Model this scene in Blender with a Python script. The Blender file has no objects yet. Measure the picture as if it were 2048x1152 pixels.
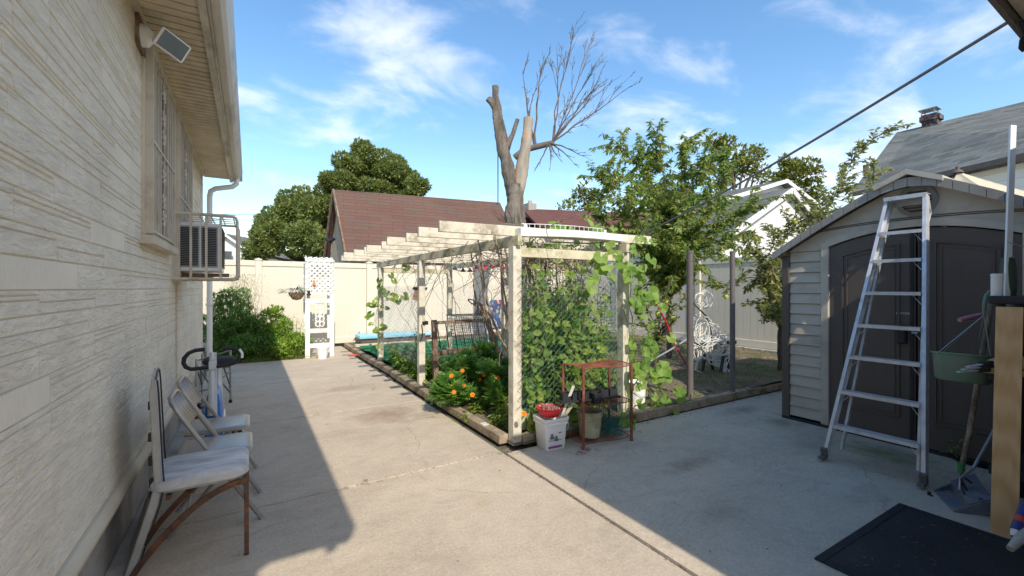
import bpy, math, random
from mathutils import Vector, Matrix, Euler
random.seed(11)
R = math.radians
scene = bpy.context.scene
COL = scene.collection
F, CX, CY, HC = 870.0, 1024.0, 576.0, 1.45
S, K = math.sin(R(31.16)), math.cos(R(31.16))
def at(px, py, d):
    t = (px-CX)/F
    return Vector(((t*K+S)*d, (K-t*S)*d, HC-(py-CY)/F*d))
def gnd(px, py, z=0.0): return at(px, py, (HC-z)*F/(py-CY))
def onX(px, py, X):
    t = (px-CX)/F; return at(px, py, X/(S+K*t))
def onY(px, py, Y):
    t = (px-CX)/F; return at(px, py, Y/(K-S*t))
V = lambda *a: Vector(a)
rnd = random.uniform

# ---------------------------------------------------------------- mesh builder
class MB:
    def __init__(s): s.v=[]; s.f=[]; s.m=[]; s.mi=0
    def add(s, vs, fs):
        b=len(s.v); s.v += [tuple(v) for v in vs]
        for f in fs: s.f.append([b+i for i in f]); s.m.append(s.mi)
        return s
    def hexa(s, c):  # 8 corners: bottom 4 ccw, top 4 ccw
        return s.add(c, [(0,3,2,1),(4,5,6,7),(0,1,5,4),(1,2,6,5),(2,3,7,6),(3,0,4,7)])
    def box(s, x0,x1,y0,y1,z0,z1):
        return s.hexa([(x0,y0,z0),(x1,y0,z0),(x1,y1,z0),(x0,y1,z0),(x0,y0,z1),(x1,y0,z1),(x1,y1,z1),(x0,y1,z1)])
    def obox(s, c, ax, ay, az):  # half-axis vectors
        c=Vector(c); ax=Vector(ax); ay=Vector(ay); az=Vector(az)
        return s.hexa([c-ax-ay-az,c+ax-ay-az,c+ax+ay-az,c-ax+ay-az,c-ax-ay+az,c+ax-ay+az,c+ax+ay+az,c-ax+ay+az])
    def bar(s, p0, p1, w, h, up=(0,0,1)):  # rectangular bar, w across, h along up
        p0=Vector(p0); p1=Vector(p1); d=(p1-p0); L=d.length; d.normalize(); up=Vector(up)
        if abs(d.dot(up))>.98: up=Vector((1,0,0)) if abs(d.x)<.9 else Vector((0,1,0))
        side=d.cross(up).normalized(); u=side.cross(d)
        return s.obox((p0+p1)/2, side*w/2, d*L/2, u*h/2) if True else s
    def tube(s, pts, r, seg=8, closed=False, caps=True):
        pts=[Vector(p) for p in pts]; n=len(pts)
        rs=r if isinstance(r,(list,tuple)) else [r]*n
        b=len(s.v); prev=None
        for i,p in enumerate(pts):
            if closed: t=pts[(i+1)%n]-pts[i-1]
            else: t=pts[min(i+1,n-1)]-pts[max(i-1,0)]
            if t.length<1e-9: t=Vector((0,0,1))
            t.normalize()
            if prev is None:
                a=Vector((0,0,1)) if abs(t.z)<.9 else Vector((1,0,0)); nrm=t.cross(a).normalized()
            else:
                nrm=prev-t*prev.dot(t)
                nrm = nrm.normalized() if nrm.length>1e-6 else t.orthogonal().normalized()
            prev=nrm; bi=t.cross(nrm)
            for k in range(seg):
                a=2*math.pi*k/seg; s.v.append(tuple(p+(nrm*math.cos(a)+bi*math.sin(a))*rs[i]))
        for i in range(n if closed else n-1):
            j=(i+1)%n
            for k in range(seg):
                k2=(k+1)%seg; s.f.append([b+i*seg+k,b+i*seg+k2,b+j*seg+k2,b+j*seg+k]); s.m.append(s.mi)
        if not closed and caps and seg>2:
            s.f.append([b+k for k in range(seg)][::-1]); s.m.append(s.mi)
            s.f.append([b+(n-1)*seg+k for k in range(seg)]); s.m.append(s.mi)
        return s
    def lathe(s, prof, c=(0,0,0), seg=24, ax=1, ay=1, rot=0, M=None):
        b=len(s.v); c=Vector(c)
        for r,z in prof:
            for k in range(seg):
                a=2*math.pi*k/seg+rot; p=Vector((r*math.cos(a)*ax,r*math.sin(a)*ay,z))
                if M: p=M@p
                s.v.append(tuple(c+p))
        for i in range(len(prof)-1):
            for k in range(seg):
                k2=(k+1)%seg; s.f.append([b+i*seg+k,b+i*seg+k2,b+(i+1)*seg+k2,b+(i+1)*seg+k]); s.m.append(s.mi)
        return s
    def prism(s, poly, ext):  # poly: 3d points, ext: vector
        ext=Vector(ext); n=len(poly); p=[Vector(q) for q in poly]
        nrm=Vector((0,0,0))
        for i in range(n): nrm+= p[i].cross(p[(i+1)%n])
        if nrm.dot(ext)>0: p=p[::-1]
        return s.add(p+[q+ext for q in p], [list(range(n)), [n+i for i in range(n)][::-1]]+[[i,n+i,n+(i+1)%n,(i+1)%n] for i in range(n)])
    def quad(s,a,b,c,d): return s.add([a,b,c,d],[(0,1,2,3)])
    def leaf(s, p, d, n, L, W, droop=.15):  # pointed oval leaf, folded on its midrib
        p=Vector(p); d=Vector(d).normalized(); n=Vector(n); n=(n-d*n.dot(d))
        n = n.normalized() if n.length>1e-5 else d.orthogonal().normalized()
        w=d.cross(n)
        m=p+d*L*.45-n*L*.02; t=p+d*L-n*L*droop
        return s.add([p,m+w*W*.5+n*W*.14,t,m-w*W*.5+n*W*.14,m],[(0,4,1),(4,2,1),(0,3,4),(4,3,2)])
    def lobed(s, p, d, n, L, lobes=5):  # big squash / grape leaf
        p=Vector(p); d=Vector(d).normalized(); n=Vector(n); n=(n-d*n.dot(d)).normalized(); w=d.cross(n)
        c=p+d*L*.35; vs=[c-n*L*.05]; N=lobes*4
        for i in range(N+1):
            a=-2.75+5.5*i/N; rr=L*.5*(1+.085*math.cos(a*lobes*.9)+.03*math.cos(a*17))*(1.15-.16*abs(a)/2.75)
            wv=math.sin(a*3+p.x*9)*L*.10
            vs.append(c+d*rr*math.cos(a)+w*rr*math.sin(a)+n*(wv-.22*rr*math.cos(a)))
        return s.add(vs,[(0,i,i+1) for i in range(1,N+1)])
    def build(s, name, mat, parent=None, smooth=False, bevel=0, loc=None, seg=2, **tags):
        me=bpy.data.meshes.new(name)
        if parent is not None: M=WM[parent.name].inverted()
        else:
            if loc is None:
                xs=[v[0] for v in s.v]; ys=[v[1] for v in s.v]; zs=[v[2] for v in s.v]
                loc=((min(xs)+max(xs))/2,(min(ys)+max(ys))/2,min(zs))
            M=Matrix.Translation(-Vector(loc))
        me.from_pydata([tuple(M@Vector(v)) for v in s.v],[],s.f); me.update()
        mats=mat if isinstance(mat,list) else [mat]
        for m in mats: me.materials.append(m)
        if len(mats)>1: me.polygons.foreach_set('material_index', s.m)
        if smooth:
            me.polygons.foreach_set('use_smooth',[True]*len(me.polygons))
            try: me.set_sharp_from_angle(angle=R(40))
            except Exception: pass
        o=bpy.data.objects.new(name,me); COL.objects.link(o)
        if parent is not None: o.parent=parent; WM[o.name]=WM[parent.name].copy()
        else: o.location=loc; WM[o.name]=Matrix.Translation(Vector(loc))
        if bevel:
            b=o.modifiers.new('bevel','BEVEL'); b.width=bevel; b.segments=seg; b.limit_method='ANGLE'; b.angle_limit=R(50)
        for k,v in tags.items():
            if v is not None: o[{'cat':'category'}.get(k,k)]=v
        return o
WM={}
def thing(name, label, cat, loc, group=None):
    o=bpy.data.objects.new(name,None); COL.objects.link(o); o.location=loc; o.empty_display_size=.1
    o['label']=label; o['category']=cat
    if group: o['group']=group
    WM[o.name]=Matrix.Translation(Vector(loc)); return o
def dup(root, loc, label=None, rz=0.0):
    r=root.copy(); COL.objects.link(r); r.location=loc; r.rotation_euler=(0,0,rz)
    if label: r['label']=label
    for ch in list(root.children):
        c=ch.copy(); COL.objects.link(c); c.parent=r
        for g in list(ch.children):
            d=g.copy(); COL.objects.link(d); d.parent=c
    return r

# ---------------------------------------------------------------- materials
def nt(name):
    m=bpy.data.materials.new(name); m.use_nodes=True; t=m.node_tree
    return m,t,t.nodes['Principled BSDF']
def N(t,typ,**kw):
    n=t.nodes.new(typ)
    for k,v in kw.items():
        if k.startswith('i_'): n.inputs[k[2:].replace('_',' ')].default_value=v
        else: setattr(n,k,v)
    return n
def ramp(t,fac,stops):
    r=t.nodes.new('ShaderNodeValToRGB'); e=r.color_ramp.elements
    while len(e)<len(stops): e.new(.5)
    for x,(p,c) in zip(e,stops): x.position=p; x.color=(*c,1)
    t.links.new(fac,r.inputs[0]); return r.outputs[0]
def mix(t,fac,a,b,mode='MIX'):
    m=t.nodes.new('ShaderNodeMix'); m.data_type='RGBA'; m.blend_type=mode
    for idx,x in ((0,fac),(6,a),(7,b)):
        if hasattr(x,'links') or isinstance(x,bpy.types.NodeSocket): t.links.new(x,m.inputs[idx])
        elif idx==0: m.inputs[0].default_value=x
        else: m.inputs[idx].default_value=(*x,1)
    return m.outputs[2]
def coord(t,scale=(1,1,1),rot=(0,0,0)):
    g=N(t,'ShaderNodeNewGeometry'); mp=N(t,'ShaderNodeMapping'); mp.inputs['Scale'].default_value=scale; mp.inputs['Rotation'].default_value=rot
    t.links.new(g.outputs['Position'],mp.inputs[0]); return mp.outputs[0]
def noise(t,co,sc,det=5,rough=.6,dist=0):
    n=N(t,'ShaderNodeTexNoise'); n.inputs['Scale'].default_value=sc; n.inputs['Detail'].default_value=det
    n.inputs['Roughness'].default_value=rough; n.inputs['Distortion'].default_value=dist
    t.links.new(co,n.inputs['Vector']); return n.outputs[0]
def bump(t,h,p,st=.3,dist=.01,prev=None):
    b=N(t,'ShaderNodeBump'); b.inputs['Strength'].default_value=st; b.inputs['Distance'].default_value=dist
    t.links.new(h,b.inputs['Height'])
    if prev: t.links.new(prev,b.inputs['Normal'])
    t.links.new(b.outputs[0],p.inputs['Normal']); return b.outputs[0]
def L(t,a,b): t.links.new(a,b)
def mix3(c,k): return tuple(min(1,x*k) for x in c)
def plain(name,c,rough=.6,metal=0,var=.18,sc=6,bs=.15,bd=.004,spec=.4,dirt=None,dsc=3,stretch=(1,1,1)):
    m,t,p=nt(name); co=coord(t,stretch)
    n1=noise(t,co,sc); cc=ramp(t,n1,[(.25,mix3(c,1-var)),(.75,mix3(c,1+var))])
    if dirt:
        n2=noise(t,co,dsc,8,.7); f=ramp(t,n2,[(.48,(0,0,0)),(.68,(1,1,1))])
        cc=mix(t,f,cc,dirt)
    L(t,cc,p.inputs['Base Color']); p.inputs['Roughness'].default_value=rough; p.inputs['Metallic'].default_value=metal
    p.inputs['Specular IOR Level'].default_value=spec
    if bs: bump(t,noise(t,co,sc*12,4),p,bs,bd)
    return m
def leafmat(name,cols,trans=.35,rough=.45):
    m,t,p=nt(name); g=N(t,'ShaderNodeNewGeometry')
    st=[(i/(len(cols)-1) if len(cols)>1 else 0,c) for i,c in enumerate(cols)]
    c=ramp(t,g.outputs['Random Per Island'],st)
    co=coord(t); c=mix(t,.35,c,ramp(t,noise(t,co,2.5,3),[(.3,mix3(cols[0],.7)),(.7,mix3(cols[-1],1.15))]))
    L(t,c,p.inputs['Base Color']); p.inputs['Roughness'].default_value=rough; p.inputs['Specular IOR Level'].default_value=.35
    tr=N(t,'ShaderNodeBsdfTranslucent'); hs=N(t,'ShaderNodeHueSaturation'); hs.inputs['Value'].default_value=1.5; hs.inputs['Hue'].default_value=.49
    L(t,c,hs.inputs['Color']); L(t,hs.outputs[0],tr.inputs[0])
    mx=N(t,'ShaderNodeMixShader'); mx.inputs[0].default_value=trans; L(t,p.outputs[0],mx.inputs[1]); L(t,tr.outputs[0],mx.inputs[2])
    L(t,mx.outputs[0],t.nodes['Material Output'].inputs[0]); return m
def wood(name,c1,c2,sc=(1,1,1),rough=.75,grain=14,wear=None):
    m,t,p=nt(name); co=coord(t,sc)
    w=noise(t,co,grain,6,.65,.6); c=ramp(t,w,[(.3,c1),(.7,c2)])
    if wear: c=mix(t,ramp(t,noise(t,co,grain*.35,7,.75),[(.5,(0,0,0)),(.62,(1,1,1))]),c,wear)
    L(t,c,p.inputs['Base Color']); p.inputs['Roughness'].default_value=rough; p.inputs['Specular IOR Level'].default_value=.25
    bump(t,w,p,.35,.004); return m
M={}
def concrete(name,base,stain,speck=(.75,.72,.66)):
    m,t,p=nt(name); co=coord(t)
    n1=noise(t,co,1.1,8,.75,.4); n2=noise(t,co,7,8,.8); n3=noise(t,co,60,3,.6); n4=noise(t,co,2.3,7,.7,.8)
    c=ramp(t,n1,[(.35,mix3(base,.74)),(.65,mix3(base,1.16))])
    c=mix(t,.5,c,ramp(t,n2,[(.3,mix3(base,.72)),(.7,mix3(base,1.22))]))
    c=mix(t,ramp(t,n4,[(.56,(0,0,0)),(.72,(.55,.55,.55))]),c,stain)
    vo=N(t,'ShaderNodeTexVoronoi'); vo.inputs['Scale'].default_value=55; L(t,co,vo.inputs['Vector'])
    sp=ramp(t,vo.outputs['Distance'],[(.1,(1,1,1)),(.2,(0,0,0))]); gate=ramp(t,noise(t,co,11,3),[(.47,(0,0,0)),(.58,(.8,.8,.8))])
    mm=mix(t,1,sp,gate,'MULTIPLY'); c=mix(t,mm,c,speck)
    vo2=N(t,'ShaderNodeTexVoronoi'); vo2.inputs['Scale'].default_value=23; L(t,co,vo2.inputs['Vector'])
    dk=ramp(t,vo2.outputs['Distance'],[(.03,(.7,.7,.7)),(.09,(0,0,0))]); c=mix(t,dk,c,mix3(base,.35))
    c=mix(t,.25,c,ramp(t,n3,[(.35,mix3(base,.6)),(.65,mix3(base,1.35))]))
    # wandering hairline cracks
    ds=N(t,'ShaderNodeVectorMath',operation='MULTIPLY_ADD'); nz=N(t,'ShaderNodeTexNoise'); nz.inputs['Scale'].default_value=2.5; nz.inputs['Detail'].default_value=6; L(t,co,nz.inputs['Vector'])
    L(t,nz.outputs['Color'],ds.inputs[0]); ds.inputs[1].default_value=(.35,.35,.35); L(t,co,ds.inputs[2])
    ve=N(t,'ShaderNodeTexVoronoi'); ve.feature='DISTANCE_TO_EDGE'; ve.inputs['Scale'].default_value=.55; L(t,ds.outputs[0],ve.inputs['Vector'])
    ck=ramp(t,ve.outputs['Distance'],[(.001,(.55,.55,.55)),(.0035,(0,0,0))]); gk=ramp(t,noise(t,co,.8,2),[(.47,(0,0,0)),(.55,(1,1,1))]); c=mix(t,mix(t,1,ck,gk,'MULTIPLY'),c,mix3(base,.3))
    n5=noise(t,coord(t,(.6,1.5,1)),1.7,9,.8,.6); c=mix(t,ramp(t,n5,[(.5,(0,0,0)),(.64,(.28,.28,.28)),(.74,(.1,.1,.1))]),c,mix3(stain,.8))
    L(t,c,p.inputs['Base Color']); p.inputs['Roughness'].default_value=.88; p.inputs['Specular IOR Level'].default_value=.25
    b=bump(t,n3,p,.28,.004); bump(t,n2,p,.25,.012,b); return m,t,p,c
m,t,p,c=concrete('concrete_walk',(.53,.44,.335),(.30,.24,.19)); M['conc']=m
# rust-brown water stains and damp band next to the bed
def blot(t,c,x,y,rx,ry,col,amt=.7):
    g=N(t,'ShaderNodeNewGeometry'); mp=N(t,'ShaderNodeMapping'); mp.inputs['Location'].default_value=(-x/rx,-y/ry,0); mp.inputs['Scale'].default_value=(1/rx,1/ry,0)
    L(t,g.outputs['Position'],mp.inputs[0]); le=N(t,'ShaderNodeVectorMath',operation='LENGTH'); L(t,mp.outputs[0],le.inputs[0])
    n=noise(t,g.outputs['Position'],6,6,.7); ad=N(t,'ShaderNodeMath',operation='ADD'); L(t,le.outputs['Value'],ad.inputs[0]); L(t,n,ad.inputs[1])
    f=ramp(t,ad.outputs[0],[(.55,(amt,)*3),(1.0,(0,0,0))]); return mix(t,f,c,col)
c=blot(t,c,1.35,5.0,.95,.85,(.29,.20,.145),.75); c=blot(t,c,1.2,6.6,1.2,.5,(.33,.25,.19),.6); c=blot(t,c,1.33,2.62,.10,.12,(.50,.34,.16),.5); c=blot(t,c,.9,2.1,.4,.3,(.36,.31,.25),.5)
L(t,c,p.inputs['Base Color'])
m,t,p,c=concrete('concrete_side',(.48,.43,.35),(.25,.235,.21)); M['conc2']=m
c=blot(t,c,4.75,1.55,.55,1.0,(.155,.18,.075),.85); c=blot(t,c,4.9,2.5,.5,.5,(.20,.17,.12),.7); c=blot(t,c,4.4,2.0,.7,.5,(.27,.26,.20),.6); c=blot(t,c,3.1,2.3,.9,.25,(.27,.215,.16),.7); c=blot(t,c,2.6,1.7,.5,.3,(.28,.24,.19),.6); c=blot(t,c,5.0,3.0,.9,.3,(.20,.17,.13),.7); c=blot(t,c,3.7,1.5,.5,.25,(.55,.52,.46),.5)
L(t,c,p.inputs['Base Color'])
M['conc_d']=plain('foundation_concrete',(.40,.37,.33),.9,var=.22,sc=4,dirt=(.22,.2,.17),bs=.3,bd=.01)
M['joint']=plain('joint_filler',(.12,.105,.085),.95,dirt=(.2,.2,.1),dsc=20)
def soilmat():
    m,t,p=nt('soil'); co=coord(t); n=noise(t,co,3,8,.7); n2=noise(t,co,30,5,.7)
    c=ramp(t,n,[(.3,(.10,.07,.045)),(.5,(.19,.145,.095)),(.7,(.29,.235,.16))]); c=mix(t,.5,c,ramp(t,n2,[(.3,(.06,.045,.03)),(.7,(.34,.28,.2))]))
    c=mix(t,ramp(t,noise(t,co,1.4,6,.7),[(.5,(0,0,0)),(.62,(.6,.6,.6))]),c,(.09,.13,.035))
    L(t,c,p.inputs['Base Color']); p.inputs['Roughness'].default_value=1; p.inputs['Specular IOR Level'].default_value=.1; bump(t,n2,p,.8,.03); return m
M['soil']=soilmat()
M['turf']=plain('green_turf',(.03,.22,.09),.95,var=.3,sc=30,bs=.8,bd=.02,spec=.1)
def stonemat(name,c,mode):
    m,t,p=nt(name); co=coord(t)
    n=noise(t,co,2.2,6,.7); cc=ramp(t,n,[(.3,mix3(c,.9)),(.7,mix3(c,1.07))])
    n2=noise(t,coord(t,(1,1.2,1.2)),1.1,7,.75,.5); cc=mix(t,ramp(t,n2,[(.55,(0,0,0)),(.8,(.55,.55,.55))]),cc,mix3(c,.72))
    # rust streak under the air conditioner
    L(t,cc,p.inputs['Base Color']); p.inputs['Roughness'].default_value=.8; p.inputs['Specular IOR Level'].default_value=.25
    if mode=='flute':
        w=N(t,'ShaderNodeTexWave'); w.bands_direction='Y'; w.inputs['Scale'].default_value=28; w.inputs['Distortion'].default_value=1.2; w.inputs['Detail'].default_value=2
        L(t,co,w.inputs['Vector']); bump(t,w.outputs[0],p,.5,.005)
    elif mode=='wavy':
        h=noise(t,coord(t,(1,4.5,17)),2.0,4,.6,1.8); b=bump(t,h,p,.85,.022); bump(t,noise(t,co,60,3),p,.2,.003,b)
    else: bump(t,noise(t,co,40,4),p,.3,.004)
    return m,t,p,cc
SC=(.84,.765,.63)
wm=[]
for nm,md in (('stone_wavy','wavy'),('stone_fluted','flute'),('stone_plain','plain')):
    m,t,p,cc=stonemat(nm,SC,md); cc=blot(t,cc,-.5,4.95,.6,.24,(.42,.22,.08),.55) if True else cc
    # tan grime high under the soffit
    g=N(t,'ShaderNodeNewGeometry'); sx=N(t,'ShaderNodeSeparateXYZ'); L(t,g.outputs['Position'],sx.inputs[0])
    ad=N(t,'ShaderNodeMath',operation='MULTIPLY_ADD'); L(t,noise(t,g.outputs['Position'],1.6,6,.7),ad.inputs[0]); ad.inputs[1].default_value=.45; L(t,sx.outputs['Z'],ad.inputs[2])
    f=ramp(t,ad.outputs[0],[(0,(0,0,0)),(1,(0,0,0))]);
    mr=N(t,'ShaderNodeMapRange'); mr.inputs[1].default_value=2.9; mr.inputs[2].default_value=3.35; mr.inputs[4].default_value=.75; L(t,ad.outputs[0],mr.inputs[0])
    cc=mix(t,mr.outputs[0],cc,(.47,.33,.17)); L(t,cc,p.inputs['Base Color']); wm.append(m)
M['grout']=plain('siding_groove',(.74,.66,.53),.9,dirt=(.52,.44,.32))
M['soffit']=plain('soffit_vinyl',(.66,.56,.40),.55,dirt=(.42,.34,.22),dsc=1.6)
M['trimcream']=plain('cream_trim',(.62,.55,.42),.55,var=.08,dirt=(.50,.43,.32),dsc=3)
M['fascia']=plain('fascia',(.60,.55,.44),.5,dirt=(.25,.22,.17),dsc=5,stretch=(1,.3,3))
M['gutter']=plain('gutter_white',(.62,.59,.53),.45,var=.08,dirt=(.36,.33,.29),dsc=5,stretch=(1,.25,1))
M['white']=plain('white_paint',(.80,.79,.75),.5,var=.05,dirt=(.6,.58,.52),dsc=5)
M['white_pl']=plain('white_plastic',(.82,.82,.80),.35,var=.04,bs=.05)
M['vinyl']=plain('cream_vinyl',(.70,.635,.53),.45,var=.035,sc=1.5,bs=.03,dirt=(.70,.63,.52),dsc=1.3)
M['iron']=plain('painted_grille',(.60,.54,.44),.5,var=.08,dirt=(.45,.36,.26),dsc=6)
M['glass_d']=plain('dark_glass',(.035,.045,.055),.08,var=.3,sc=2,bs=0,spec=.8)
M['pergola']=wood('pergola_paint',(.54,.49,.39),(.71,.66,.54),(1,1,1),.75,13,(.36,.31,.23))
M['beam']=wood('beam_mossy',(.50,.45,.31),(.68,.62,.46),(1,1,1),.8,9,(.27,.27,.12))
M['timber']=wood('curb_timber',(.24,.18,.12),(.44,.35,.24),(1,1,1),.9,12,(.14,.12,.08))
M['brownwood']=wood('brown_wood',(.14,.085,.055),(.26,.17,.12),(1,1,1),.8,14,(.32,.26,.2))
M['galv']=plain('galvanised',(.42,.44,.44),.45,metal=.7,var=.2)
M['greenwire']=plain('green_coated_wire',(.12,.27,.25),.5,var=.35,sc=5,dirt=(.35,.35,.33),dsc=3)
M['rust']=plain('rust',(.24,.075,.045),.85,var=.35,sc=14,dirt=(.10,.045,.03),dsc=8,bs=.5,bd=.003)
M['bark']=plain('dead_bark',(.27,.225,.185),.95,var=.55,sc=11,dirt=(.50,.43,.36),dsc=5,bs=1,bd=.08,stretch=(1,1,.2))
M['deadwood']=plain('bare_wood',(.38,.33,.27),.85,var=.3,sc=10,dirt=(.42,.2,.08),dsc=5,bs=.7,bd=.02,stretch=(1,1,.15))
M['twig']=plain('grey_twigs',(.14,.115,.10),.9,var=.3)
M['bark2']=plain('tree_bark',(.13,.10,.075),.95,var=.35,sc=12,bs=.8,bd=.02)
M['vinewood']=plain('dry_vine',(.27,.21,.165),.95,var=.4,sc=9)
M['alu']=plain('aluminium',(.66,.66,.68),.38,metal=.3,var=.12,sc=12,dirt=(.5,.49,.46),dsc=10)
M['dark']=plain('dark_plastic',(.025,.026,.03),.5,var=.3)
M['black']=plain('black_rubber',(.018,.018,.02),.75,var=.3)
M['darkgrey']=plain('post_grey_brown',(.145,.125,.12),.55,var=.2,sc=3)
M['shedwall']=plain('shed_taupe',(.53,.47,.39),.6,var=.05,sc=3,bs=.12,bd=.003,dirt=(.38,.33,.27),dsc=4,stretch=(1,.5,.8))
M['sheddark']=plain('shed_door_brown',(.118,.092,.078),.55,var=.1,bs=.35,bd=.003,stretch=(1,1,.08))
M['shedroof']=plain('shed_roof',(.27,.25,.225),.75,var=.15,dirt=(.35,.33,.3),dsc=2)
M['plank']=None
m,t,p=nt('pine_board'); co=coord(t,(14,14,.55)); n=noise(t,co,1.1,5,.55,1.2); w=N(t,'ShaderNodeTexWave'); w.inputs['Scale'].default_value=.9; w.inputs['Distortion'].default_value=5; w.inputs['Detail'].default_value=2
L(t,co,w.inputs['Vector']); c=ramp(t,w.outputs[0],[(0,(.62,.36,.15)),(.5,(.72,.45,.21)),(1,(.80,.54,.28))]); c=mix(t,.4,c,ramp(t,n,[(.3,(.52,.30,.13)),(.7,(.80,.54,.29))]))
L(t,c,p.inputs['Base Color']); p.inputs['Roughness'].default_value=.6; bump(t,w.outputs[0],p,.1,.002); M['plank']=m
def shingles(name,cols,bw,bh,rot=(0,0,0),mort=(.05,.04,.04)):
    m,t,p=nt(name); tc=N(t,'ShaderNodeUVMap'); b=N(t,'ShaderNodeTexBrick'); b.inputs['Scale'].default_value=1; b.inputs['Brick Width'].default_value=bw; b.inputs['Row Height'].default_value=bh
    b.inputs['Mortar Size'].default_value=.008; b.inputs['Mortar Smooth'].default_value=.3; b.inputs['Bias'].default_value=0
    b.inputs['Color1'].default_value=(0,0,0,1); b.inputs['Color2'].default_value=(1,1,1,1); b.inputs['Mortar'].default_value=(.5,.5,.5,1)
    L(t,tc.outputs[0],b.inputs['Vector']); c=ramp(t,b.outputs['Color'],[(i/(len(cols)-1),x) for i,x in enumerate(cols)])
    co=coord(t); c=mix(t,.4,c,ramp(t,noise(t,co,14,6,.8),[(.3,mix3(cols[0],.7)),(.7,mix3(cols[-1],1.2))]))
    c=mix(t,.25,c,ramp(t,noise(t,co,.8,4,.6),[(.35,mix3(cols[0],.8)),(.65,mix3(cols[-1],1.1))]))
    c=mix(t,b.outputs['Fac'],c,mort); L(t,c,p.inputs['Base Color']); p.inputs['Roughness'].default_value=.95; p.inputs['Specular IOR Level'].default_value=.15
    iv=N(t,'ShaderNodeMath',operation='SUBTRACT'); iv.inputs[0].default_value=1; L(t,b.outputs['Fac'],iv.inputs[1]); bb=bump(t,iv.outputs[0],p,.6,.02); bump(t,noise(t,co,60,3),p,.4,.01,bb)
    return m
def roofquad(mb,a,b,c,d):  # handled by roof() below
    pass
def roof(name,quads,mat,parent,th=.08):
    """pitched roof slabs with uv in metres; each quad: eave-left, eave-right, ridge-right, ridge-left"""
    me=bpy.data.meshes.new(name); vs=[];fs=[];uv=[]
    for q in quads:
        a,b,c,d=[Vector(x) for x in q]; n=(b-a).cross(d-a).normalized()
        if n.z<0: n=-n
        base=len(vs); vs+= [a,b,c,d,a-n*th,b-n*th,c-n*th,d-n*th]
        for f in ((0,1,2,3),(7,6,5,4),(0,4,5,1),(1,5,6,2),(2,6,7,3),(3,7,4,0)): fs.append([base+i for i in f])
        u=(b-a).normalized(); w=n.cross(u)
        if w.z<0: w=-w
        for f in ((0,1,2,3),(7,6,5,4),(0,4,5,1),(1,5,6,2),(2,6,7,3),(3,7,4,0)):
            for i in f:
                q_=vs[base+i]-a; uv.append((q_.dot(u)+20,q_.dot(w)+20))
    Mi=WM[parent.name].inverted(); me.from_pydata([tuple(Mi@v) for v in vs],[],fs); lay=me.uv_layers.new(name='UVMap')
    for i,x in enumerate(uv): lay.data[i].uv=x
    me.materials.append(mat); o=bpy.data.objects.new(name,me); COL.objects.link(o); o.parent=parent; WM[o.name]=WM[parent.name].copy(); return o
# ---------------------------------------------------------------- camera, sky, sun
cam=bpy.data.cameras.new('camera'); co_=bpy.data.objects.new('camera',cam); COL.objects.link(co_); scene.camera=co_
cam.sensor_width=36; cam.lens=F/2048*36; cam.clip_start=.05; cam.clip_end=3000
co_.location=(0,0,HC); co_.rotation_euler=(R(90),0,R(-31.16))
SUN=Vector((-.2,-1.2,1)).normalized(); el=math.asin(SUN.z)
sl=bpy.data.lights.new('sun','SUN'); sl.energy=2.75; sl.angle=R(.55); sl.color=(1,.92,.78); so=bpy.data.objects.new('sun',sl); COL.objects.link(so)
so.rotation_euler=SUN.to_track_quat('Z','Y').to_euler(); so.location=(-2,-10,12)
w=bpy.data.worlds.new('World'); scene.world=w; w.use_nodes=True; t=w.node_tree; bg=t.nodes['Background']
sky=N(t,'ShaderNodeTexSky'); sky.sky_type='NISHITA'; sky.sun_disc=False; sky.sun_elevation=el; sky.sun_rotation=math.atan2(SUN.x,SUN.y); sky.air_density=1.3; sky.dust_density=.15; sky.ozone_density=2.2
tc=N(t,'ShaderNodeTexCoord'); sx=N(t,'ShaderNodeSeparateXYZ'); L(t,tc.outputs['Generated'],sx.inputs[0])
# project the view direction on a cloud deck
dz=N(t,'ShaderNodeMath',operation='MAXIMUM'); L(t,sx.outputs['Z'],dz.inputs[0]); dz.inputs[1].default_value=.0
az=N(t,'ShaderNodeMath',operation='ADD'); L(t,dz.outputs[0],az.inputs[0]); az.inputs[1].default_value=.22
dv=N(t,'ShaderNodeVectorMath',operation='DIVIDE'); L(t,tc.outputs['Generated'],dv.inputs[0]); cb=N(t,'ShaderNodeCombineXYZ')
for i in range(3): L(t,az.outputs[0],cb.inputs[i])
L(t,cb.outputs[0],dv.inputs[1])
mp=N(t,'ShaderNodeMapping'); mp.inputs['Location'].default_value=(3.1,1.7,0); mp.inputs['Scale'].default_value=(1,1.35,.3); mp.inputs['Rotation'].default_value=(0,0,.5); L(t,dv.outputs[0],mp.inputs[0])
n1=noise(t,mp.outputs[0],2.1,10,.56,.35); n2=noise(t,mp.outputs[0],.8,3,.5)
ml=N(t,'ShaderNodeMath',operation='MULTIPLY_ADD'); L(t,n2,ml.inputs[0]); ml.inputs[1].default_value=.8; L(t,n1,ml.inputs[2])
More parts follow.
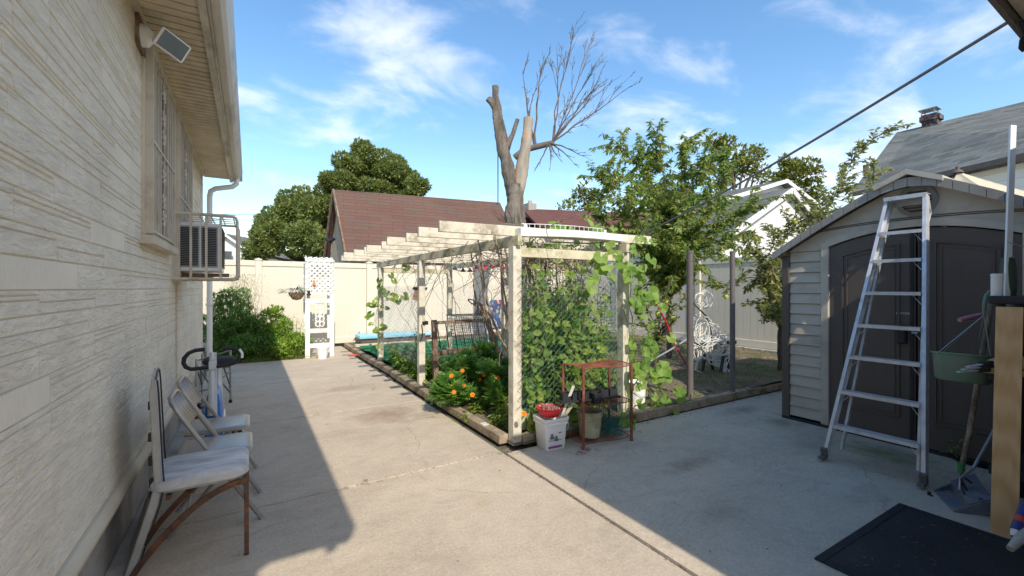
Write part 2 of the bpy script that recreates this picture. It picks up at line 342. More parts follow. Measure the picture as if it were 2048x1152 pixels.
# clouds gather towards the right of the view (+x) 
gx=N(t,'ShaderNodeMath',operation='MULTIPLY_ADD'); L(t,sx.outputs['X'],gx.inputs[0]); gx.inputs[1].default_value=.2; L(t,ml.outputs[0],gx.inputs[2])
yn=N(t,'ShaderNodeMath',operation='MINIMUM'); L(t,sx.outputs['Y'],yn.inputs[0]); yn.inputs[1].default_value=0
gy=N(t,'ShaderNodeMath',operation='MULTIPLY_ADD'); L(t,yn.outputs[0],gy.inputs[0]); gy.inputs[1].default_value=-.5; L(t,gx.outputs[0],gy.inputs[2]); gx=gy  # extra unseen clouds behind the camera (-y), added as neutral fill light
cf=ramp(t,gx.outputs[0],[(0,(0,0,0)),(1,(1,1,1))]); mr=N(t,'ShaderNodeMapRange'); mr.interpolation_type='SMOOTHSTEP'; mr.inputs[1].default_value=.95; mr.inputs[2].default_value=1.24; mr.inputs[4].default_value=.72; L(t,gx.outputs[0],mr.inputs[0])
hs=N(t,'ShaderNodeHueSaturation'); hs.inputs['Saturation'].default_value=1.19; hs.inputs['Value'].default_value=.90; L(t,sky.outputs[0],hs.inputs['Color'])
skyc=mix(t,mr.outputs[0],hs.outputs[0],(5.0,5.1,5.5)); L(t,skyc,bg.inputs[0]); bg.inputs[1].default_value=.15
scene.view_settings.view_transform='Standard'; scene.view_settings.look='None'; scene.view_settings.exposure=.80; scene.view_settings.gamma=1; scene.view_settings.use_curve_mapping=False
scene.cycles.max_bounces=7; scene.cycles.transparent_max_bounces=6
# ---------------------------------------------------------------- ground
MB().box(-300,300,-300,300,-.14,-.10).build('ground',M['soil'],kind='structure')
# slabs of the walk, 10 mm joints between
ys=[-3.0,-.9,1.15,3.33,5.42,7.55,9.86]
mb=MB()
for a,b in zip(ys[:-1],ys[1:]): mb.box(-.60,1.915,a+.006,b-.006,-.08,0)
mb.box(.95,1.98,9.87,11.55,-.08,-.003)
mb.build('concrete_walk',M['conc'],bevel=.006,kind='structure')
mb=MB()
mb.box(1.932,6.0,-3,3.30,-.08,.004); mb.box(6.0,9.3,-3,3.30,-.085,.0)
mb.build('side_patio',M['conc2'],bevel=.01,kind='structure')
MB().box(-.7,9.3,-3,11.6,-.10,-.035).build('joint_bed',M['joint'],kind='structure')
# low rounded ridge of mortar beside the long joint
mb=MB(); mb.add([(1.932,-3,.004),(1.95,-3,.013),(2.04,-3,.011),(2.11,-3,.0045),(1.932,3.26,.004),(1.95,3.26,.013),(2.04,3.26,.011),(2.11,3.26,.0045)],[(0,4,5,1),(1,5,6,2),(2,6,7,3)])
mb.build('mortar_ridge',M['conc'],kind='structure',smooth=True)
# garden soil, gently uneven
mb=MB(); nx,ny=46,50; x0,x1,y0,y1=2.06,9.28,3.34,11.6
from mathutils import noise as mn
def soilz(x,y): return .055+.05*mn.noise(Vector((x*1.3,y*1.3,0)))+.02*mn.noise(Vector((x*5,y*5,3)))+.012*(x-2)
for j in range(ny+1):
    for i in range(nx+1):
        x=x0+(x1-x0)*i/nx; y=y0+(y1-y0)*j/ny; mb.v.append((x,y,soilz(x,y)))
for j in range(ny):
    for i in range(nx): a=j*(nx+1)+i; mb.f.append([a,a+1,a+nx+2,a+nx+1]); mb.m.append(0)
mb.build('garden_soil',M['soil'],smooth=True,kind='structure')
MB().box(-.9,.95,9.88,11.6,-.06,.03).build('bush_bed_soil',M['soil'],kind='structure')
mb=MB(); nx,ny=30,16
for j in range(ny+1):
    for i in range(nx+1):
        x=2.12+3.6*i/nx; y=7.3+2.9*j/ny; mb.v.append((x,y,.105+.02*mn.noise(Vector((x*2,y*2,7)))+soilz(x,y)*.5))
for j in range(ny):
    for i in range(nx): a=j*(nx+1)+i; mb.f.append([a,a+1,a+nx+2,a+nx+1]); mb.m.append(0)
mb.build('green_turf_mat',M['turf'],smooth=True,kind='structure')

# ---------------------------------------------------------------- stone faced house on the left
XW=-.565
house=thing('stone_faced_house','long cream house wall of mock stone panels with barred windows and deep white-guttered eave','house',(XW,3.2,0))
mb=MB(); mb.box(-8.5,XW-.005,-1.08,7.62,.44,3.12); mb.build('wall',M['grout'],house)
# mock stone blocks
mb=MB(); z=.47; row=0
wins=[(3.50,4.42,1.79,2.95),(4.72,5.68,1.52,2.95)]
def clear(y0,y1,z0,z1):
    for a,b,c,d in wins:
        if y1>a and y0<b and z1>c and z0<d: return False
    return True
while z<3.06:
    h=random.choice([.088,.095,.10,.078]); h=min(h,3.07-z); y=-1.08+rnd(-.3,0)
    while y<7.62:
        w_=rnd(.38,.75); ya=max(y,-1.08); yb=min(y+w_,7.62); y+=w_
        if yb-ya<.03: continue
        typ=random.random()
        segs=[]
        if typ<.13: segs=[(z,z+h,1)]
        elif typ<.4: segs=[(z,z+h*.74,0),(z+h*.74,z+h,0)]
        elif typ<.62: segs=[(z,z+h*.5,0),(z+h*.5,z+h,0)]
        elif typ<.74: segs=[(z,z+h*.6,0),(z+h*.6,z+h*.8,0),(z+h*.8,z+h,0)]
        else: segs=[(z,z+h,0)]
        for a,b,k in segs:
            spans=[(ya,yb)]
            for (wa,wb,wc,wd) in wins:
                if b>wc and a<wd:
                    ns=[]
                    for p_,q_ in spans:
                        if q_<=wa or p_>=wb: ns.append((p_,q_))
                        else:
                            if p_<wa: ns.append((p_,wa))
                            if q_>wb: ns.append((wb,q_))
                    spans=ns
            mb.mi=k; g=.0016; e=rnd(0,.002)
            for p_,q_ in spans:
                if q_-p_<.02: continue
                y0_,y1_,z0_,z1_=p_+.002,q_-.002,a+g,b-g; xo=XW+e; xi=XW-.007
                mb.add([(xi,y0_,z0_),(xi,y1_,z0_),(xi,y1_,z1_),(xi,y0_,z1_),(xo,y0_+.003,z0_+.0025),(xo,y1_-.003,z0_+.0025),(xo,y1_-.003,z1_-.0025),(xo,y0_+.003,z1_-.0025)],
                       [(4,5,6,7),(0,1,5,4),(1,2,6,5),(2,3,7,6),(3,0,4,7)])
    z+=h
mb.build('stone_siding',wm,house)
# concrete foundation with basement window recess, starter ledge
mb=MB(); mb.box(-8.4,XW-.035,-1.08,5.35,-.1,.44); mb.box(-8.4,XW-.2,5.35,6.75,-.1,.44); mb.box(-8.4,XW-.035,6.75,7.6,-.1,.44); mb.box(XW-.2,XW-.035,5.35,6.75,-.1,.05)
mb.build('foundation',M['conc_d'],house)
bw=MB().box(XW-.2,XW-.19,5.45,6.65,.09,.42).build('basement_window',M['glass_d'],house)
MB().box(XW-.19,XW-.17,5.42,6.68,.07,.10).box(XW-.19,XW-.17,5.42,6.68,.40,.43).box(XW-.19,XW-.17,6.02,6.06,.10,.40).build('frame',M['white'],bw)
mb=MB(); pr=[(XW-.02,.395),(XW+.03,.40),(XW+.036,.425),(XW+.03,.445),(XW+.012,.465),(XW-.012,.468)]
yy=-1.08
while yy<7.6:
    y2=min(yy+2.4,7.62); mb.prism([(x,yy+.002,z) for x,z in pr],(0,y2-yy-.004,0)); yy=y2
mb.build('ledge_trim',M['trimcream'],house)
MB().prism([(XW-.035,-1.08,0),(XW+.055,-1.08,0),(XW+.035,-1.08,.05),(XW-.035,-1.08,.06)],(0,8.7,0)).build('footing',M['conc_d'],house,bevel=.008)
# roof, soffit boards, fascia, gutter
rm=shingles('grey_shingle_left',[(.12,.12,.12),(.2,.2,.19)],.3,.14)
roof('roof',[((-.12,-1.08,3.20),(-.12,7.78,3.20),(-4.6,7.78,5.0),(-4.6,-1.08,5.0)),((-9.1,7.78,3.2),(-9.1,-1.08,3.2),(-4.6,-1.08,5.0),(-4.6,7.78,5.0))],rm,house,.05)
MB().prism([(XW-.012,7.5,3.12),(-8.5,7.5,3.12),(-4.6,7.5,4.85)],(0,.1,0)).prism([(XW-.012,-1.0,3.12),(-8.5,-1.0,3.12),(-4.6,-1.0,4.85)],(0,-.07,0)).build('gable',M['grout'],house)
mb=MB(); y=-1.07
while y<7.74:
    mb.box(XW+.004,-.245,y,y+.066,3.075,3.085); mb.box(XW+.004,-.245,y+.066,y+.082,3.082,3.09); y+=.082
mb.build('soffit',M['soffit'],house)
MB().box(XW-.002,XW+.03,-1.07,7.6,3.05,3.074).build('soffit_trim',M['trimcream'],house)
MB().box(-.245,-.205,-1.08,7.76,3.03,3.16).box(-.203,-.19,-1.08,7.76,3.045,3.19).build('fascia',M['fascia'],house)
mb=MB(); g=[(-.188,3.19),(-.188,3.075),(-.14,3.07),(-.115,3.10),(-.095,3.15),(-.082,3.195),(-.092,3.195),(-.105,3.155),(-.125,3.108),(-.143,3.08),(-.18,3.085),(-.18,3.19)]
mb.prism([(x,-1.08,z) for x,z in g],(0,8.88,0)); mb.box(-.188,-.085,7.80,7.808,3.07,3.195)
gut=mb.build('gutter',M['gutter'],house)
mb=MB(); pts=[(-.15,7.66,3.08),(-.16,7.66,3.0),(-.21,7.66,2.95),(-.42,7.68,2.90),(-.475,7.69,2.86),(-.49,7.69,2.78),(-.49,7.69,.12),(-.49,7.69,.06)]
mb.tube(pts,.036,10); mb.tube([(-.49,7.69,.07),(-.46,7.69,.04),(-.4,7.69,.035)],.036,10)
for z in (2.2,1.2): mb.box(-.535,-.445,7.65,7.735,z,z+.025)
mb.build('downspout',M['white_pl'],house,smooth=True)
# barred windows
def barred(y0,y1,z0,z1,proj,half=False):
    ro=MB(); x=XW
    ro.box(x-.02,x-.004,y0+.03,y1-.03,z0+.03,z1-.03); wn=ro.build('window',M['glass_d'],house)
    f=MB(); f.box(x-.08,x+.015,y0-.05,y0+.05,z0-.03,z1+.05); f.box(x-.08,x+.015,y1-.05,y1+.05,z0-.03,z1+.05); f.box(x-.08,x+.013,y0+.05,y1-.05,z1-.03,z1+.05); f.box(x-.003,x+.012,y0+.05,y1-.05,(z0+z1)/2-.02,(z0+z1)/2+.02)
    f.box(x-.003,x+.011,y0+.05,y1-.05,z0,z0+.04); f.build('frame',M['trimcream'],wn,bevel=.003)
    if not half: MB().box(x-.08,x+.07,y0-.09,y1+.09,z0-.09,z0-.035).build('sill',M['trimcream'],wn,bevel=.006)
    g=MB(); xg=x+.045
    g.box(xg-.055,xg+.01,y0-.015,y0+.004,z0-.02,z1+.02); g.box(xg-.055,xg+.01,y1-.004,y1+.015,z0-.02,z1+.02)
    for z in (z0,(z0+z1)/2,z1): g.box(xg-.008,xg+.008,y0,y1,z-.008,z+.008)
    n=9; ym=(y0+y1)/2
    for i in range(1,n):
        yb=y0+(y1-y0)*i/n
        if abs(yb-ym)<.09: continue
        g.box(xg-.006,xg+.006,yb-.006,yb+.006,z0,z1)
    def scroll(cy,cz,r,sg,a0):
        g.tube([(xg,cy+sg*r*(1-.09*k)*math.cos(a0+k*.55),cz+r*(1-.09*k)*math.sin(a0+k*.55)) for k in range(10)],.0055,5)
    for zz in [z0+.10,z0+.22,z0+.40,(z0+z1)/2+.10,(z0+z1)/2+.24,(z0+z1)/2+.42]:
        if zz<z1-.06:
            for sg in (-1,1): scroll(ym+sg*.045,zz,.04,sg,rnd(0,1)); scroll(ym+sg*.03,zz+.06,.028,-sg,2)
    g.tube([(xg,ym,z0),(xg,ym,z1)],.005,5)
    g.build('grille',M['iron'],wn)
barred(3.50,4.42,1.81,2.95,.05)
barred(4.72,5.68,1.56,2.95,.05,True)
# floodlight
fl=thing('floodlight','white security floodlight on a round plate high on the cream wall','floodlight',(XW,3.38,2.93))
MB().box(XW,XW+.018,3.28,3.48,2.87,3.05).build('backboard',M['brownwood'],fl)
MB().lathe([(0,.06),(.03,.055),(.06,.03),(.065,0)],(XW+.018,3.36,2.955),20,M=Matrix.Rotation(R(90),4,'Y')).tube([(XW+.06,3.36,2.955),(XW+.10,3.33,2.95),(XW+.12,3.30,2.93)],.012,8).build('mount',M['white_pl'],fl,smooth=True)
c_=Vector((-.405,3.27,2.90)); rot=Euler((R(24),R(16),R(38))).to_matrix()
def fx(v): return c_+rot@Vector(v)
mb=MB(); mb.hexa([fx(v) for v in [(-.085,-.045,-.06),(.085,-.045,-.06),(.06,.05,-.04),(-.06,.05,-.04),(-.085,-.045,.06),(.085,-.045,.06),(.06,.05,.045),(-.06,.05,.045)]]); mb.build('housing',M['white_pl'],fl,bevel=.01)
m,t,p=nt('lamp_glass'); p.inputs['Base Color'].default_value=(.62,.70,.72,1); p.inputs['Roughness'].default_value=.12; p.inputs['Metallic'].default_value=.75; M['lampglass']=m
MB().hexa([fx(v) for v in [(-.07,-.05,-.048),(.07,-.05,-.048),(.07,-.045,-.048),(-.07,-.045,-.048),(-.07,-.05,.048),(.07,-.05,.048),(.07,-.045,.048),(-.07,-.045,.048)]]).build('lens',M['lampglass'],fl)
# air conditioner
ac=thing('air_conditioner','white air conditioner sticking out of the far barred window','air conditioner',(XW,4.95,1.6))
MB().box(XW-.1,-.215,4.74,5.28,1.60,2.03).build('case',M['white_pl'],ac,bevel=.012)
mb=MB()
for a,b in ((-.53,-.385),(-.355,-.25)):
    z=1.65
    while z<1.98: mb.box(a,b,4.728,4.739,z,z+.0075); z+=.0155
mb.build('louvre',M['dark'],ac)
mb=MB()
z=1.64
while z<2.0: mb.box(-.214,-.206,4.78,5.24,z,z+.008); z+=.016
mb.build('rear_fins',M['dark'],ac)
MB().box(-.54,-.375,4.7395,4.741,1.63,2.0).box(-.365,-.24,4.7395,4.741,1.63,2.0).build('recess_panel',plain('ac_recess',(.42,.42,.42),.6),ac)
cg=thing('window_cage','cream bent-bar cage round the air conditioner on the house wall','cage',(XW,4.9,1.52))
mb=MB()
def loop(y,r=.011):
    xo=-.09; mb.tube([(XW,y,2.09),(xo-.04,y,2.09),(xo-.01,y,2.08),(xo,y,2.05),(xo,y,1.57),(xo-.01,y,1.54),(xo-.04,y,1.53),(XW,y,1.53)],r,6)
loop(4.65,.013); loop(5.35,.013)
mb.build('frame',M['iron'],cg,smooth=True)
mb=MB()
for x in (-.43,-.32,-.215): mb.box(x-.009,x+.009,4.642,4.654,1.53,2.09)
for i in range(6): mb.box(-.55+i*.085,-.542+i*.085,4.65,5.35,2.088,2.097)
for y in (4.65,4.8,4.95,5.1,5.25): mb.box(-.56,-.10,y,y+.012,2.099,2.106)
for y in (4.82,5.0,5.18): mb.box(-.094,-.086,y,y+.012,1.55,2.07)
for x in (-.5,-.32,-.14): mb.box(x,x+.015,4.65,5.35,1.522,1.534)
mb.build('bars',M['iron'],cg)
MB().box(XW,-.16,4.85,4.95,1.552,1.585).box(XW,-.3,5.1,5.2,1.552,1.585).build('support_block',M['brownwood'],cg)
# ---------------------------------------------------------------- chairs
m,t,p=nt('worn_cushion'); co=coord(t,(.7,3,1)); n=noise(t,co,5,6,.65,.4); c=ramp(t,n,[(.36,(.28,.28,.31)),(.5,(.47,.465,.46)),(.64,(.63,.61,.58))]); L(t,c,p.inputs['Base Color']); p.inputs['Roughness'].default_value=.55; M['cushion']=m
M['vinylgrey']=plain('grey_backrest',(.42,.41,.39),.5,var=.08,dirt=(.33,.31,.28),dsc=5)
M['chairmetal']=plain('beige_enamel',(.36,.325,.29),.28,metal=.35,var=.15,dirt=(.35,.3,.24),dsc=7,bs=0)
M['brownmetal']=plain('brown_enamel',(.12,.065,.045),.4,metal=.3,var=.3,dirt=(.3,.12,.05),dsc=15)
pc=thing('padded_chair','grey padded chair with tall flat back and brown arched frame, nearest in the row','chair',(-.22,2.96,0))
# seat cushion
def cushion(mb,x0,x1,y0,y1,z,th,r=.09,n=7):
    prof=[]
    def ring(ins,zz):
        pts=[]
        for cx,cy,a0 in ((x1-r,y1-r,0),(x0+r,y1-r,90),(x0+r,y0+r,180),(x1-r,y0+r,270)):
            for k in range(n+1):
                a=R(a0+90*k/n); pts.append((cx+(r-ins)*math.cos(a),cy+(r-ins)*math.sin(a),zz))
        return pts
    rs=[ring(.02,z),ring(.0,z+th*.25),ring(.0,z+th*.6),ring(.012,z+th*.88),ring(.035,z+th)]
    m_=len(rs[0]); b=len(mb.v)
    for q in rs: mb.v+=q
    for i in range(len(rs)-1):
        for k in range(m_): k2=(k+1)%m_; mb.f.append([b+i*m_+k,b+i*m_+k2,b+(i+1)*m_+k2,b+(i+1)*m_+k]); mb.m.append(mb.mi)
    mb.f.append([b+(len(rs)-1)*m_+k for k in range(m_)]); mb.m.append(mb.mi); mb.f.append([b+k for k in range(m_)][::-1]); mb.m.append(mb.mi)
mb=MB(); cushion(mb,-.44,.0,2.76,3.17,.415,.075); mb.build('seat',M['cushion'],pc,smooth=True)
# tall back: kinked padded panel reaching the ground
side=[(-.415,1.0),(-.40,.99),(-.395,.93),(-.378,.55),(-.372,.46),(-.39,.36),(-.49,.02),(-.51,.0),(-.525,.02),(-.43,.36),(-.405,.46),(-.41,.55),(-.425,.93)]
mb=MB(); b=[(x,2.78,z) for x,z in side]; mb.prism(b,(-.04,.36,0)); mb.build('backrest',M['vinylgrey'],pc,bevel=.006)
mb=MB()
for y,q_ in ((2.775,0),(3.145,.042)): mb.tube([(x+.008-q_,y,z) for x,z in side[1:7]],.004,5)
mb.tube([(side[1][0]+.004,2.775,.995),(side[1][0]-.038,3.145,.995)],.004,5)
for z in (.86,.7,.58,.47,.40): mb.box(-.432+(0 if z>.5 else .004),-.41,2.80,2.83,z-.02,z+.02)
mb.build('piping',M['dark'],pc)
for y in (2.775,3.135):
    mb=MB(); arch=[]
    for k in range(13):
        u=k/12; x=-.50+.49*u; z=.02+.385*math.sin(u*math.pi/2)**.85; arch.append(V(x,y,z))
    for a,b in zip(arch[:-1],arch[1:]): mb.bar(a,b+(b-a)*.05,.02,.028)
    mb.build('arched_rail',M['brownmetal'],pc)
    MB().box(-.022,.0,y-.011,y+.011,0,.405).build('leg',M['brownmetal'],pc,bevel=.003)
MB().box(-.03,-.005,2.786,3.124,.375,.405).build('cross_rail',M['brownmetal'],pc)
MB().box(-.36,-.34,2.786,3.124,.375,.40).build('cross_rail',M['brownmetal'],pc)
def folding_chair(x0,y0,label):
    c=thing('folding_chair',label,'folding chair',(x0,y0,0),'folding chairs along the cream wall')
    w_=.41; f=MB(); ya,yb=y0-w_/2,y0+w_/2
    top=V(-.42,0,.80); foot=V(.05,0,.0)
    def P(u,y): q=top+(foot-top)*u; return V(q.x+x0+.22,y,q.z)
    pts=[P(1,ya+.0),P(.5,ya+.01),P(.1,ya+.02),P(.03,ya+.04),P(0,ya+.09),P(0,yb-.09),P(.03,yb-.04),P(.1,yb-.02),P(.5,yb-.01),P(1,yb)]
    f.tube(pts,.0125,10); f.build('front_frame',M['chairmetal'],c,smooth=True)
    r=MB()
    for y in (ya+.03,yb-.03): r.tube([(x0+.14,y,.42),(x0-.19,y,.015)],.011,8)
    r.tube([(x0-.12,ya+.03,.10),(x0-.12,yb-.03,.10)],.008,6); r.build('rear_legs',M['chairmetal'],c,smooth=True)
    e=MB(); e.tube([P(.80,ya),P(.80,yb)],.008,6); e.build('stretcher',M['chairmetal'],c,smooth=True)
    s=MB(); cushion(s,x0-.17,x0+.22,ya+.015,yb-.015,.428,.03,.05); s.build('seat',M['chairmetal'],c,smooth=True)
    b=MB(); n=8; ga=[];gb=[]
    for k in range(n+1):
        u=k/n; y=ya+.02+(w_-.04)*u; bow=-.02*math.sin(math.pi*u)
        q=P(.015,y); q2=P(.235,y); ga.append(q+V(bow,0,.0)); gb.append(q2+V(bow,0,0))
    for k in range(n): b.quad(ga[k],ga[k+1],gb[k+1],gb[k])
    o=b.build('backrest',M['chairmetal'],c,smooth=True); so_=o.modifiers.new('s','SOLIDIFY'); so_.thickness=.006
    k=MB()
    for y in (ya,yb): k.tube([P(.985,y),P(1.01,y)],.016,8)
    for y in (ya+.03,yb-.03): k.tube([(x0-.178,y,.03),(x0-.195,y,.0)],.015,8)
    k.build('foot_caps',M['galv'],c)
folding_chair(-.20,3.36,'beige metal folding chair directly behind the grey padded chair')
folding_chair(-.215,3.86,'beige metal folding chair next to the exercise bike')
# ---------------------------------------------------------------- exercise bike
M['blue']=plain('blue_plastic',(.03,.17,.52),.35,var=.1,bs=.05); M['silver']=plain('silver_paint',(.60,.63,.66),.35,metal=.3,var=.06)
M['foam']=plain('black_foam',(.03,.03,.035),.85)
bx,by=-.263,4.50
bk=thing('exercise_bike','small white and blue exercise bike with black foam handlebar by the downspout','exercise bike',(bx,by,0))
MB().tube([(bx,by-.06,.38),(bx,by-.04,.6),(bx,by+.0,.90)],[.035,.032,.026],14).build('post',M['silver'],bk,smooth=True)
mb=MB(); mb.prism([(bx-.05,by-.05,.06),(bx+.05,by-.05,.06),(bx+.062,by-.04,.3),(bx+.055,by-.04,.46),(bx+.04,by-.04,.56),(bx-.035,by-.04,.56),(bx-.055,by-.04,.48),(bx-.062,by-.04,.3)],(0,.36,0)); mb.build('flywheel_housing',M['blue'],bk,bevel=.02,seg=3)
MB().lathe([(0,.0),(.13,.0),(.14,.012),(.13,.02),(0,.025)],(bx+.059,by+.2,.22),24,M=Matrix.Rotation(R(90),4,'Y')).build('disc_cover',M['white_pl'],bk,smooth=True)
hb=[(bx-.055,.925),(bx-.12,.92),(bx-.165,.90),(bx-.195,.86),(bx-.20,.82),(bx-.185,.785),(bx-.15,.765),(bx-.05,.77),(bx+.05,.775),(bx+.12,.78),(bx+.165,.795),(bx+.195,.83),(bx+.195,.87),(bx+.175,.905),(bx+.14,.925),(bx+.07,.928)]
hb=[(x,by-.02-.03*(1-abs(x-bx)/.2),z+.01) for x,z in hb]
MB().tube(hb,.0165,10).build('handlebar',M['foam'],bk,smooth=True)
MB().tube([(x+.014,y-.003,z) for x,y,z in hb[11:14]],.013,8).build('hand_sensor',M['white_pl'],bk,smooth=True)
MB().box(bx-.028,bx+.028,by-.06,by-.02,.76,.83).box(bx-.02,bx+.02,by-.04,by+.01,.832,.86).build('clamp',M['silver'],bk,bevel=.006)
mb=MB()
for s_,z_ in ((-1,.42),(1,.15)):
    mb.bar((bx+s_*.075,by+.2,.24),(bx+s_*.085,by+.16,z_),.012,.022,(0,1,0)); mb.tube([(bx+s_*.08,by+.16,z_),(bx+s_*.20,by+.16,z_)],.008,8)
mb.build('crank',M['galv'],bk)
for s_,z_ in ((-1,.42),(1,.15)):
    MB().box(bx+s_*.155-.055,bx+s_*.155+.055,by+.12,by+.205,z_-.018,z_+.018).build('pedal',M['foam'],bk,bevel=.005)
MB().tube([(bx+.03,by+.34,.35),(bx+.02,by+.44,.60),(bx+.02,by+.47,.74)],[.03,.026,.02],12).build('seat_post',M['silver'],bk,smooth=True)
mb=MB(); cushion(mb,bx-.11,bx+.15,by+.36,by+.62,.735,.055,.09); mb.build('saddle',M['foam'],bk,smooth=True)
mb=MB(); mb.tube([(bx-.22,by-.12,.03),(bx+.22,by-.12,.03)],.022,10).tube([(bx-.22,by+.6,.03),(bx+.22,by+.6,.03)],.022,10).tube([(bx,by-.12,.03),(bx,by+.6,.04)],.02,8); mb.build('base_frame',M['silver'],bk,smooth=True)
wk=thing('walking_frame','folded grey metal walking frame standing behind the exercise bike','walking frame',(-.36,6.3,0))
for x,y in ((-.50,5.95),(-.20,6.55),(-.48,6.4),(-.27,6.05)):
    MB().tube([(x,y,.02),(x,y,.66)],.0125,8).build('leg',M['galv'],wk,smooth=True)
mb=MB()
for a,b in (((-.50,5.95,.64),(-.20,6.55,.66)),((-.5,5.95,.3),(-.27,6.05,.3)),((-.48,6.4,.45),(-.2,6.55,.45)),((-.5,5.95,.6),(-.27,6.05,.12)),((-.27,6.05,.6),(-.2,6.55,.2)),((-.48,6.4,.6),(-.2,6.55,.12)),((-.27,6.05,.4),(-.2,6.55,.4)),((-.48,6.4,.3),(-.5,5.95,.55))): mb.tube([a,b],.008,6)
mb.build('braces',M['darkgrey'],wk,smooth=True)
for x,y in ((-.50,5.95),(-.20,6.55),(-.48,6.4),(-.27,6.05)): MB().lathe([(.0,0),(.02,0),(.017,.04),(0,.04)],(x,y,0),10).build('rubber_tip',M['black'],wk)

# ---------------------------------------------------------------- vinyl fences
def fence(name,label,p0,p1,posts,zb,h,nrm,post_h=None):
    p0=V(*p0,0);p1=V(*p1,0); d=(p1-p0).normalized(); Ln=(p1-p0).length; n=V(*nrm,0)
    f=thing(name,label,'fence',((p0+p1)/2).to_tuple())
    for u in posts:
        q=p0+d*u; MB().obox(q+V(0,0,(zb+h)/2),d*.064,n*.064,V(0,0,(h+zb)/2+.0)).build('post',M['vinyl'],f,bevel=.004)
        c=MB(); c.obox(q+V(0,0,h+zb+.012),d*.076,n*.076,V(0,0,.012)); a=q+V(0,0,h+zb+.024)
        c.add([a-d*.07-n*.07,a+d*.07-n*.07,a+d*.07+n*.07,a-d*.07+n*.07,a+V(0,0,.03)],[(0,1,4),(1,2,4),(2,3,4),(3,0,4)]); c.build('post_cap',M['vinyl'],f)
    for u0,u1 in zip(posts[:-1],posts[1:]):
        a=u0+.066; b=u1-.066; w_=MB(); x=a
        while x<b-.01:
            x2=min(x+.15,b); q=p0+d*(x+x2)/2; w_.obox(q+V(0,0,zb+h/2),d*((x2-x)/2-.0035),n*.011,V(0,0,h/2-.1)); 
            if x2<b: w_.obox(p0+d*x2+V(0,0,zb+h/2),d*.0034,n*.006,V(0,0,h/2-.1))
            x=x2
        w_.build('boards',M['vinyl'],f)
        q=p0+d*(a+b)/2
        MB().obox(q+V(0,0,zb+h-.07),d*(b-a)/2,n*.032,V(0,0,.062)).build('top_rail',M['vinyl'],f,bevel=.006)
        MB().obox(q+V(0,0,zb+.08),d*(b-a)/2,n*.032,V(0,0,.075)).build('bottom_rail',M['vinyl'],f,bevel=.006)
    return f
xs=[onY(px,550,11.6).x for px in (517,738,905)]
x0_=-1.9
posts=[0]+[x-x0_ for x in xs]+[xs[2]-x0_+2.3*k for k in (1,2)]+[9.3-x0_]
fence('back_fence','long cream vinyl privacy fence across the back of the yard behind the white arbor',(x0_,11.6),(9.3,11.6),posts,.06,2.03,(0,1))
fence('side_fence','cream vinyl privacy fence along the right behind the grey metal posts',(9.3,11.47),(9.3,-.5),[0]+[11.47-y for y in (9.3,onX(1398,560,9.3).y,4.35,1.95,-.45)],.17,1.97,(1,0))
mb=MB()
for i in range(30):
    y=-.3+i*.41; mb.box(9.12,9.26,y,y+.395,.0,.17)
mb.build('block_footing',M['conc_d'],bevel=.01,label='low row of grey concrete blocks under the side fence',cat='block edging')
# ---------------------------------------------------------------- white arbor with lattice
ax0,ax1,ay0,ay1=1.14,1.72,9.74,10.22
g0=gnd(615,717); ax0=g0.x-.04; ax1=gnd(667,714).x+.03; ay0=g0.y
ay1=ay0+.42
ar=thing('garden_arbor','weathered white arbor with lattice top and scroll panel against the cream fence','arbor',((ax0+ax1)/2,(ay0+ay1)/2,0))
for x in (ax0+.045,ax1-.045):
    for y in (ay0+.045,ay1-.045):
        MB().box(x-.045,x+.045,y-.02,y+.02,0,2.0).build('post',M['white'],ar,bevel=.004)
for z in (1.18,.56,.25):
    MB().box(ax0+.09,ax1-.09,ay0+.03,ay0+.06,z-.045,z+.045).build('rail',M['white'],ar)
    MB().box(ax0+.02,ax0+.06,ay0+.066,ay1-.0,z-.03,z+.03).build('side_rail',M['white'],ar)
def lattice(mb,o,ux,uy,w_,h_,step,sw,th,off):
    o=Vector(o);ux=Vector(ux);uy=Vector(uy);n=ux.cross(uy)
    for sgn in (1,-1):
        k=-int(h_/step)-1
        while k*step<w_+h_:
            # line x = k*step + sgn*t , clip to the panel
            pts=[]
            c=k*step if sgn==1 else k*step
            t0,t1=0,h_
            if sgn==1: lo=max(0,-c); hi=min(h_,w_-c)
            else: lo=max(0,c-w_); hi=min(h_,c)
            if hi-lo>.02:
                a=o+ux*(c+sgn*lo)+uy*lo+n*(off*sgn); b=o+ux*(c+sgn*hi)+uy*hi+n*(off*sgn)
                mb.bar(a,b,sw,th,n)
            k+=1
mb=MB(); lattice(mb,(ax0+.02,ay0+.012,1.33),(1,0,0),(0,0,1),ax1-ax0-.04,.68,.105,.034,.006,.004)
a=V(ax0+.01,ay0+.0,2.01); lattice(mb,a,(1,0,0),(0,.92,.38),ax1-ax0-.02,.24,.105,.034,.006,.004)
lattice(mb,V(ax0+.02,ay1-.05,1.36),(1,0,0),(0,0,1),ax1-ax0-.04,.6,.105,.034,.006,.004)
lattice(mb,V(ax0+.01,ay0+.07,1.3),(0,1,0),(0,0,1),.3,.68,.105,.034,.006,.004)
mb.box(ax0+.09,ax1-.09,ay0-.004,ay0+.014,1.315,1.35); mb.box(ax0,ax1,ay0-.004,ay0+.02,1.995,2.03)
mb.build('lattice',M['white'],ar)
mb=MB(); cx=(ax0+ax1)/2; cy=ay0+.05
def curl(cx,cz,r,s1,s2):
    mb.tube([(cx+s1*(r*.9-r*.85*math.cos(a*.6)*(1-.07*a)),cy,cz+s2*(r*math.sin(a*.6)*(1-.07*a))) for a in range(9)],.0105,5)
